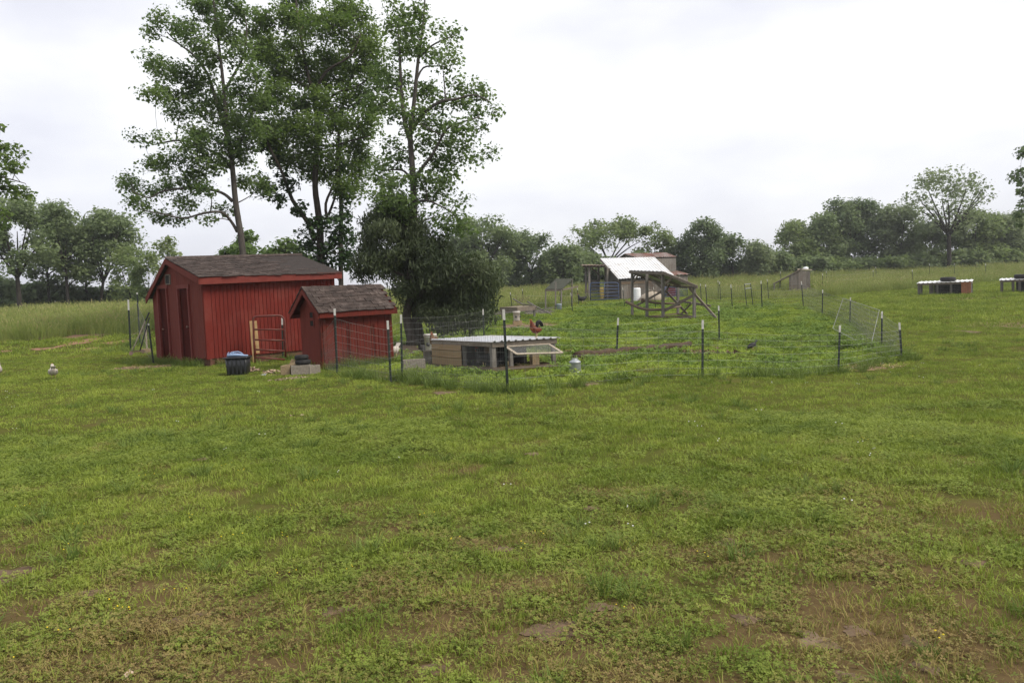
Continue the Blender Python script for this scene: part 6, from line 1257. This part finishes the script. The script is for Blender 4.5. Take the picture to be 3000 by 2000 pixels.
for i, (u, v, w_, Y) in enumerate(((20, 812, 120, 66), (110, 832, 100, 70), (190, 842, 90, 69), (270, 850, 90, 71), (340, 852, 90, 70), (60, 838, 110, 72), (410, 855, 90, 68))):
    dtree(30 + i, u, Y, max(1.6, topY(u, v, Y)), span(w_, Y), 'dense dark shrub ' + ('left of the big forked trunk', 'between the big forked trunk and its leafy neighbour', 'below the straight trunked hedgerow tree', 'at the foot of the thin hedgerow tree', 'right of the leaning hedgerow trunk', 'behind the big forked trunk', 'under the sparse young tree beside the shed')[i], 'leaf_fard', 16, .3, 24, 8, .4, 'shrubs of the left hedgerow', fork=.15, limbs=5, r=0.037, zbot=.08)
# branch of a tree standing outside the frame on the left
be = GU(-330, 30); tree('shade_tree', 'leafy branches of a tree reaching in over the left field', be, [([be, be + Vector((.1, 0, 3)), be + Vector((.3, 0, 6))], .22, .12), ([be + Vector((.2, 0, 3.4)), P(-120, 560, 30), P(-40, 590, 30), P(30, 640, 30)], .08, .02), ([be + Vector((.2, 0, 4)), P(-90, 500, 30), P(10, 520, 30), P(75, 538, 30)], .07, .012)],
     [(P(u, v, 30 + random.uniform(-.8, .8)), (a * 30 / FPX, a * 30 / FPX, b * 30 / FPX), d) for u, v, a, b, d in ((-10, 440, 26, 22, 1), (8, 470, 25, 20, 1), (48, 432, 7, 6, .3), (58, 456, 14, 5, .4), (55, 485, 10, 6, .4), (20, 490, 24, 14, 1), (-5, 512, 18, 14, 1), (10, 548, 30, 14, 1), (45, 570, 32, 20, 1), (80, 568, 14, 12, .6), (0, 372, 6, 5, .3), (-60, 460, 40, 50, 1.6), (-80, 560, 50, 50, 1.6), (-140, 480, 60, 80, 2), (5, 620, 22, 14, .8), (0, 660, 22, 18, .8))], 'leaf_olive', 'bark', .14, 22, .16, 130, tuft=7)
# low trees just behind the large shed
for i, (u, v, w_, Y, lab) in enumerate(((735, 672, 62, 44, 'slim young tree behind the large shed roof'), (770, 712, 170, 42, 'bushy green tree showing over the large shed roof'), (850, 700, 150, 43, 'leafy green tree between large shed and ivy trunks'), (690, 722, 90, 45, 'small green tree at the slender trunk behind large shed'))):
    dtree(50 + i, u, Y, topY(u, v, Y), span(w_, Y), lab, 'leaf_main', 22, .2, 18, 8, .28, fork=.3, limbs=5, r=.1, zbot=.25)
# middle background
for i, (u, v, w_, Y, leaf, k, lab) in enumerate((
    (1425, 640, 200, 82, 'leaf_far', dict(fork=.3, limbs=7, r=0.195, zbot=.12, nblob=44), 'large rounded grey green tree right of the cedar'),
    (1350, 690, 160, 84, 'leaf_fard', dict(fork=.3, limbs=6, r=0.150, zbot=.1, nblob=32), 'dark tree filling the gap behind the cedar'),
    (1560, 683, 165, 86, 'leaf_fard', dict(fork=.32, limbs=7, r=0.180, zbot=.1, nblob=40), 'dark rounded tree behind the slanted shelter'),
    (1655, 722, 120, 84, 'leaf_far', dict(fork=.3, limbs=6, r=0.135, zbot=.05, nblob=30), 'lower leafy tree left of the open lean-to'),
    (1790, 648, 235, 92, 'leaf_farp', dict(fork=.36, limbs=9, r=0.225, zbot=.62, nblob=40, topflat=.6), 'wide spreading open crowned tree above the white roof'),
    (1925, 655, 100, 90, 'leaf_farp', dict(fork=.4, limbs=6, r=0.120, zbot=.45, nblob=18), 'pale thin crowned tree behind the rusty roof'),
    (2062, 648, 125, 90, 'leaf_fard', dict(fork=.35, limbs=6, r=0.180, zbot=.12, nblob=34), 'tall dark tree right of the old barn'),
    (2000, 705, 110, 92, 'leaf_fard', dict(fork=.3, limbs=6, r=0.150, zbot=.05, nblob=26), 'shorter dark tree right behind the old barn'),
    (2150, 692, 90, 92, 'leaf_fard', dict(fork=.4, limbs=5, r=0.120, zbot=.25, nblob=20), 'small dark tree with open gaps beyond the shelter'),
    (2225, 715, 80, 90, 'leaf_pale', dict(fork=.3, limbs=6, r=0.105, zbot=.05, nblob=24), 'pale rounded young tree beyond the field hut'),
    (2275, 742, 70, 92, 'leaf_far', dict(fork=.3, limbs=5, r=0.090, zbot=.05, nblob=18), 'small tree beside the pale rounded young tree'),
    (2330, 752, 90, 96, 'leaf_farp', dict(fork=.3, limbs=5, r=0.090, zbot=.05, nblob=18), 'low leafy tree behind the field hut'))):
    sp_ = i in (4, 5); dtree(60 + i, u, Y, topY(u, v, Y), span(w_, Y), lab, leaf, size=.26, per=18 if sp_ else 32, tuft=8, sig=.42 if sp_ else .55, **k)
for i, (u, v, w_) in enumerate(((1300, 790, 120), (1480, 780, 120), (1600, 790, 110), (1700, 795, 100), (1880, 795, 90), (2040, 780, 90), (2110, 790, 90), (2180, 790, 90), (2250, 792, 80), (1790, 790, 100))):
    dtree(80 + i, u, 94 + i % 3, max(1.5, topY(u, v, 94)), span(w_, 94), 'dense hedge shrub ' + ('behind the dark cedar', 'left of the slanted mossy shelter', 'behind the slanted mossy shelter', 'left of the open lean-to posts', 'behind the white barn roof', 'right of the old barn wall', 'below the tall dark tree past the old barn', 'below the small gappy tree beyond the shelter', 'beside the pale rounded young tree', 'seen through the open lean-to')[i], 'leaf_far' if i % 2 else 'leaf_fard', 14, .36, 24, 7, .5, 'shrubs behind the farm buildings', fork=.15, limbs=5, r=0.045, zbot=.08)
for i, (u, v, w_, lab) in enumerate(((1700, 735, 120, 'mid green tree behind the flat rusty roof'), (1765, 752, 110, 'bushy tree behind the left edge of the white roof'), (1880, 745, 90, 'leafy tree behind the rusty barn ridge'))): dtree(95 + i, u, 88, topY(u, v, 88), span(w_, 88), lab, 'leaf_far', 30, .34, 20, 9, .45, fork=.3, limbs=6, r=0.120, zbot=.05)
# right hedgerow
for i, (u, v, w_, Y, leaf, k, lab) in enumerate((
    (2345, 650, 110, 98, 'leaf_farp', dict(fork=.3, limbs=6, r=0.150, zbot=.05, nblob=34), 'leafy sloping tree at the left end of right hedgerow'),
    (2420, 635, 150, 99, 'leaf_far', dict(fork=.3, limbs=6, r=0.180, zbot=.05, nblob=42), 'rounded tree of the right hedgerow behind the field hut'),
    (2490, 583, 150, 100, 'leaf_fard', dict(fork=.3, limbs=7, r=0.210, zbot=.1, nblob=46), 'tall dark tree in the middle of the right hedgerow'),
    (2560, 588, 150, 101, 'leaf_fard', dict(fork=.32, limbs=7, r=0.210, zbot=.08, nblob=46), 'tall dark tree left of the open crowned walnut'),
    (2640, 600, 130, 98, 'leaf_pale', dict(fork=.3, limbs=6, r=0.150, zbot=.08, nblob=34), 'light green tree touching the open crowned walnut'),
    (2860, 620, 150, 96, 'leaf_farp', dict(fork=.3, limbs=6, r=0.150, zbot=.05, nblob=42), 'light green tree right of the open crowned walnut'),
    (2935, 628, 140, 97, 'leaf_pale', dict(fork=.3, limbs=6, r=0.150, zbot=.05, nblob=38), 'round light green tree near the right hedgerow end'),
    (2990, 640, 120, 98, 'leaf_far', dict(fork=.3, limbs=6, r=0.150, zbot=.05, nblob=32), 'tree closing the right hedgerow at the frame edge'),
    (3080, 650, 150, 97, 'leaf_far', dict(fork=.3, limbs=6, r=0.150, zbot=.05, nblob=34), 'hedgerow tree continuing past the right frame edge'),
    (2720, 655, 120, 97, 'leaf_far', dict(fork=.3, limbs=6, r=0.120, zbot=.05, nblob=30), 'leafy low tree under the left of the walnut'))):
    dtree(100 + i, u, Y, topY(u, v, Y), span(w_, Y), lab, leaf, size=.28, per=34, tuft=8, sig=.62, **k)
dtree(120, 2783, 92, topY(2783, 492, 92), span(250, 92), 'open crowned walnut tree with bare fanning limbs above the hedge', 'leaf_pale', 60, .3, 9, 7, .45, fork=.36, limbs=11, r=0.285, zbot=.38, topflat=.7)
for i, (u, v, w_) in enumerate(((2390, 760, 110), (2470, 765, 120), (2540, 765, 110), (2610, 760, 110), (2690, 752, 110), (2760, 755, 100), (2850, 740, 120), (2920, 740, 110), (2990, 735, 110), (2820, 750, 100))):
    dtree(130 + i, u, 93 + i % 3, max(1.5, topY(u, v, 93)), span(w_, 93), 'dense hedge shrub ' + ('right behind the field hut', 'below the rounded tree past the field hut', 'below the tallest dark hedgerow tree', 'below the second tall dark hedgerow tree', 'left of the walnut trunk', 'touching the walnut trunk', 'below the light green tree past the walnut', 'below the round light green tree', 'at the frame end of the right hedgerow', 'right of the walnut trunk')[i], 'leaf_farp' if i % 2 else 'leaf_far', 14, .36, 24, 7, .5, 'shrubs of the right hedge line', fork=.15, limbs=5, r=0.045, zbot=.08)
# twigs of a tree standing outside the frame on the right
be = GU(3420, 40); tree('shade_tree', 'leafy branch tips of a tree reaching in at right edge', be, [([be, be + UP * 3, be + Vector((-.1, 0, 7))], .24, .14), ([be + UP * 4, P(3150, 560, 40), P(3040, 540, 40), P(2990, 530, 40)], .08, .02), ([be + UP * 6, P(3140, 470, 40), P(3010, 440, 40)], .07, .02)],
     [(P(u, v, 40 + random.uniform(-.8, .8)), (a * 40 / FPX, a * 40 / FPX, b * 40 / FPX), d) for u, v, a, b, d in ((2998, 448, 12, 14, .8), (3030, 450, 30, 30, 1.2), (2990, 520, 22, 24, 1.2), (2975, 512, 12, 10, .5), (3010, 560, 24, 24, 1), (2996, 598, 10, 10, .6), (2984, 632, 14, 6, .5), (3000, 620, 14, 10, .6), (2994, 660, 8, 6, .4), (3050, 560, 40, 50, 1.5), (3110, 500, 60, 80, 2))], 'leaf_fard', 'bark', .15, 22, .2, 140, tuft=8)
# ------------------------------------------------------------------ grass and weeds, scattered last so that they keep clear of everything built
def keep(x, y, m_): return x[m_], y[m_]
pB = [proto('blade_clump', blades(20 + k, 40, .11, .015, .055, .005, 1.3), 'lawn_blade') for k in range(3)]
pM = [proto('blade_clump_wide', blades(30 + k, 46, .17, .02, .055, .0085, 1.2), 'lawn_blade') for k in range(3)]
pF = [proto('blade_clump_far', blades(40 + k, 50, .34, .05, .1, .02, .8), 'lawn_blade') for k in range(2)]
pC = [proto('medic_clump', leaflets(50 + k, 60, .1, .006, .035, .0095), 'medic_leaf') for k in range(3)]
pT = [proto('coarse_tuft', blades(60 + k, 60, .07, .05, .16, .006, 1.1, .9), 'tuft_blade') for k in range(3)]
pP = [proto('paddock_clump', merge(blades(70 + k, 40, .22, .03, .09, .011, .9), leaflets(75 + k, 40, .22, .015, .06, .027)), 'paddock_blade') for k in range(3)]
pW = [proto('paddock_weed', merge(leaflets(80 + k, 70, .24, .02, .11, .034), blades(85 + k, 10, .15, .05, .14, .012, .9)), 'paddock_weed') for k in range(3)]
pH = [proto('hay_clump', blades(90 + k, 70, .42, .3, .72, .016, .35, .5, 26), 'field_blade') for k in range(3)]
pG = [proto('fence_grass', blades(95 + k, 60, .13, .12, .42, .009, .75, .8, 3), 'tuft_blade') for k in range(3)]

def is_lawn(x, y): return (~inpoly(x, y, PADDOCK)) & (~blocked(x, y)) & (y < tall_from(x, y))
x, y = sample(1.6, 9.5, 125); sm = soil_mask(x, y); thin = VN[0](x, y, .9); k = is_lawn(x, y) & (rng.random(len(x)) > sm * .6) & (rng.random(len(x)) < .25 + 1.2 * thin)
scatter('lawn_grass', *keep(x, y, k), pB, .6, 1.1, 'short mown lawn grass with dry patches', 'grass')
x, y = sample(1.6, 10.5, 110); md = VN[1](x, y, .55); k = is_lawn(x, y) & (rng.random(len(x)) > soil_mask(x, y) * .7) & (rng.random(len(x)) < np.clip((md - .3) * 3.2 + .25 * (9 - y) / 7, .12, 1))
scatter('clover', *keep(x, y, k), pC, .75, 1.4, 'small clover leaves creeping through the lawn', 'clover')
x, y = sample(9.0, 27, 31); k = is_lawn(x, y) & (rng.random(len(x)) > soil_mask(x, y) * .9)
scatter('lawn_grass', *keep(x, y, k), pM, .6, 1.05, 'mown lawn grass around the sheds and the fence', 'grass')
x, y = sample(26, 62, 7.5); k = is_lawn(x, y) & (rng.random(len(x)) > soil_mask(x, y, 1.0) * .5)
scatter('lawn_grass', *keep(x, y, k), pF, .7, 1.2, 'mown grass of the far lawn below the hay field', 'grass')
x, y = sample(1.6, 22, 3.2); k = is_lawn(x, y) & (rng.random(len(x)) < np.clip((VN[2](x, y, .4) - .42) * 3.2, .05, 1)) & (soil_mask(x, y) < .5)
scatter('coarse_grass', *keep(x, y, k), pT, .55, 1.15, 'coarse darker grass tufts standing up from the lawn', 'grass')
x, y = sample(11, 56, 19, 2, -.3, .62); k = inpoly(x, y, PADDOCK) & (~blocked(x, y)) & (rng.random(len(x)) > soil_mask(x, y, 1.1) * .95)
scatter('paddock_grass', *keep(x, y, k), pP, .5, 1.05, 'lush bright green grass inside the wire paddock', 'grass')
x, y = sample(11, 56, 5.5, 2, -.3, .62); k = inpoly(x, y, PADDOCK) & (~blocked(x, y)) & (rng.random(len(x)) < np.clip((VN[4](x, y, .4) - .33) * 3, 0, 1)) & (rng.random(len(x)) > soil_mask(x, y, 1.15))
scatter('paddock_weeds', *keep(x, y, k), pW, .4, 1.5, 'dark broad leafed weeds growing inside the wire paddock', 'weeds')
x, y = sample(30, 112, 1.75, 5, -.72, .72); far = np.clip((y - 70) / 60, 0, 1); k = (y > tall_from(x, y)) & (~inpoly(x, y, PADDOCK)) & (~blocked(x, y)) & (rng.random(len(x)) > far * .45)
x, y = keep(x, y, k); scatter('hay_grass', x, y, pH, .75, 1.35, 'tall seeding hay grass in the fields before the trees', 'grass', tall=(.55 + .75 * VN[5](x, y, .16)) * np.where((x / y > .3) & (x / y < .375) & (y < 64), .4, 1.0))
# rough grass the mower misses along the wire and around the buildings
fx = []; fy = []
for (a, b, dn, sp) in EDGE:
    a = Vector(a); b = Vector(b); n_ = max(2, int((b - a).length * dn)); t_ = rng.random(n_)
    fx.append(a.x + (b.x - a.x) * t_ + rng.normal(0, sp, n_)); fy.append(a.y + (b.y - a.y) * t_ + rng.normal(0, sp, n_))
fx = np.concatenate(fx); fy = np.concatenate(fy); k = (~blocked(fx, fy)) & (rng.random(len(fx)) < .25 + 1.2 * VN[2](fx, fy, .8) * VN[2](fx, fy, .8) * 2)
fx, fy = keep(fx, fy, k); scatter('fence_grass', fx, fy, pG, .35, .8, 'long rough grass left along the foot of the wire fence', 'grass', tall=.6 + .7 * VN[1](fx, fy, .8))
# flowers
def flower(name, col, n_, hh, r):
    mb = MB()
    for i in range(n_):
        a = i * 2.4; c = Vector((math.cos(a), math.sin(a), 0)) * .09 * math.sqrt(i / n_); mb.lathe(c + Vector((0, 0, hh)), [(r * .3, -r * .5), (r, 0), (r * .7, r * .6)], 6)
    me = bpy.data.meshes.new(name); me.from_pydata(mb.v, [], mb.f); me.materials.append(col); return bpy.data.objects.new(name, me)
fy_ = flower('yellow_flower', mat('petal_yellow', (.62, .47, .02), (.7, .55, .03), 9, .6), 3, .055, .005); fw_ = flower('white_flower', mat('petal_white', (.6, .6, .55), (.7, .7, .66), 9, .6), 2, .055, .008)
x, y = sample(2, 8, 3); k = is_lawn(x, y) & (rng.random(len(x)) < np.clip((VN[3](x, y, .6) - .5) * 5, 0.02, 1)); scatter('yellow_flowers', *keep(x, y, k), [fy_], .7, 1.2, 'tiny yellow flowers dotted through the near lawn', 'flowers')
x, y = sample(4, 17, 1.6); k = is_lawn(x, y) & (rng.random(len(x)) < np.clip((VN[4](x, y, .5) - .5) * 5, 0.03, 1)); scatter('clover_flowers', *keep(x, y, k), [fw_], .6, 1.1, 'white clover flower heads dotted over the lawn', 'flowers')
# ------------------------------------------------------------------ thin haze volume, added to lift and fade the far trees
mb = MB(); mb.box((0, 400, 14), (900, 0, 0), (0, 800, 0), (0, 0, 17)); hz_o = mb.build('haze', None); tag(hz_o, 'thin haze volume added to fade the far trees', 'haze', None, 'stuff')
hm = bpy.data.materials.new('haze'); hm.use_nodes = True; hn = hm.node_tree.nodes; hn.remove(hn['Principled BSDF']); pv = hn.new('ShaderNodeVolumePrincipled')
pv.inputs['Color'].default_value = (.93, .95, .97, 1); pv.inputs['Density'].default_value = .0006; pv.inputs['Anisotropy'].default_value = .3
hm.node_tree.links.new(pv.outputs['Volume'], hn['Material Output'].inputs['Volume']); hz_o.data.materials.append(hm)
S.cycles.volume_bounces = 0
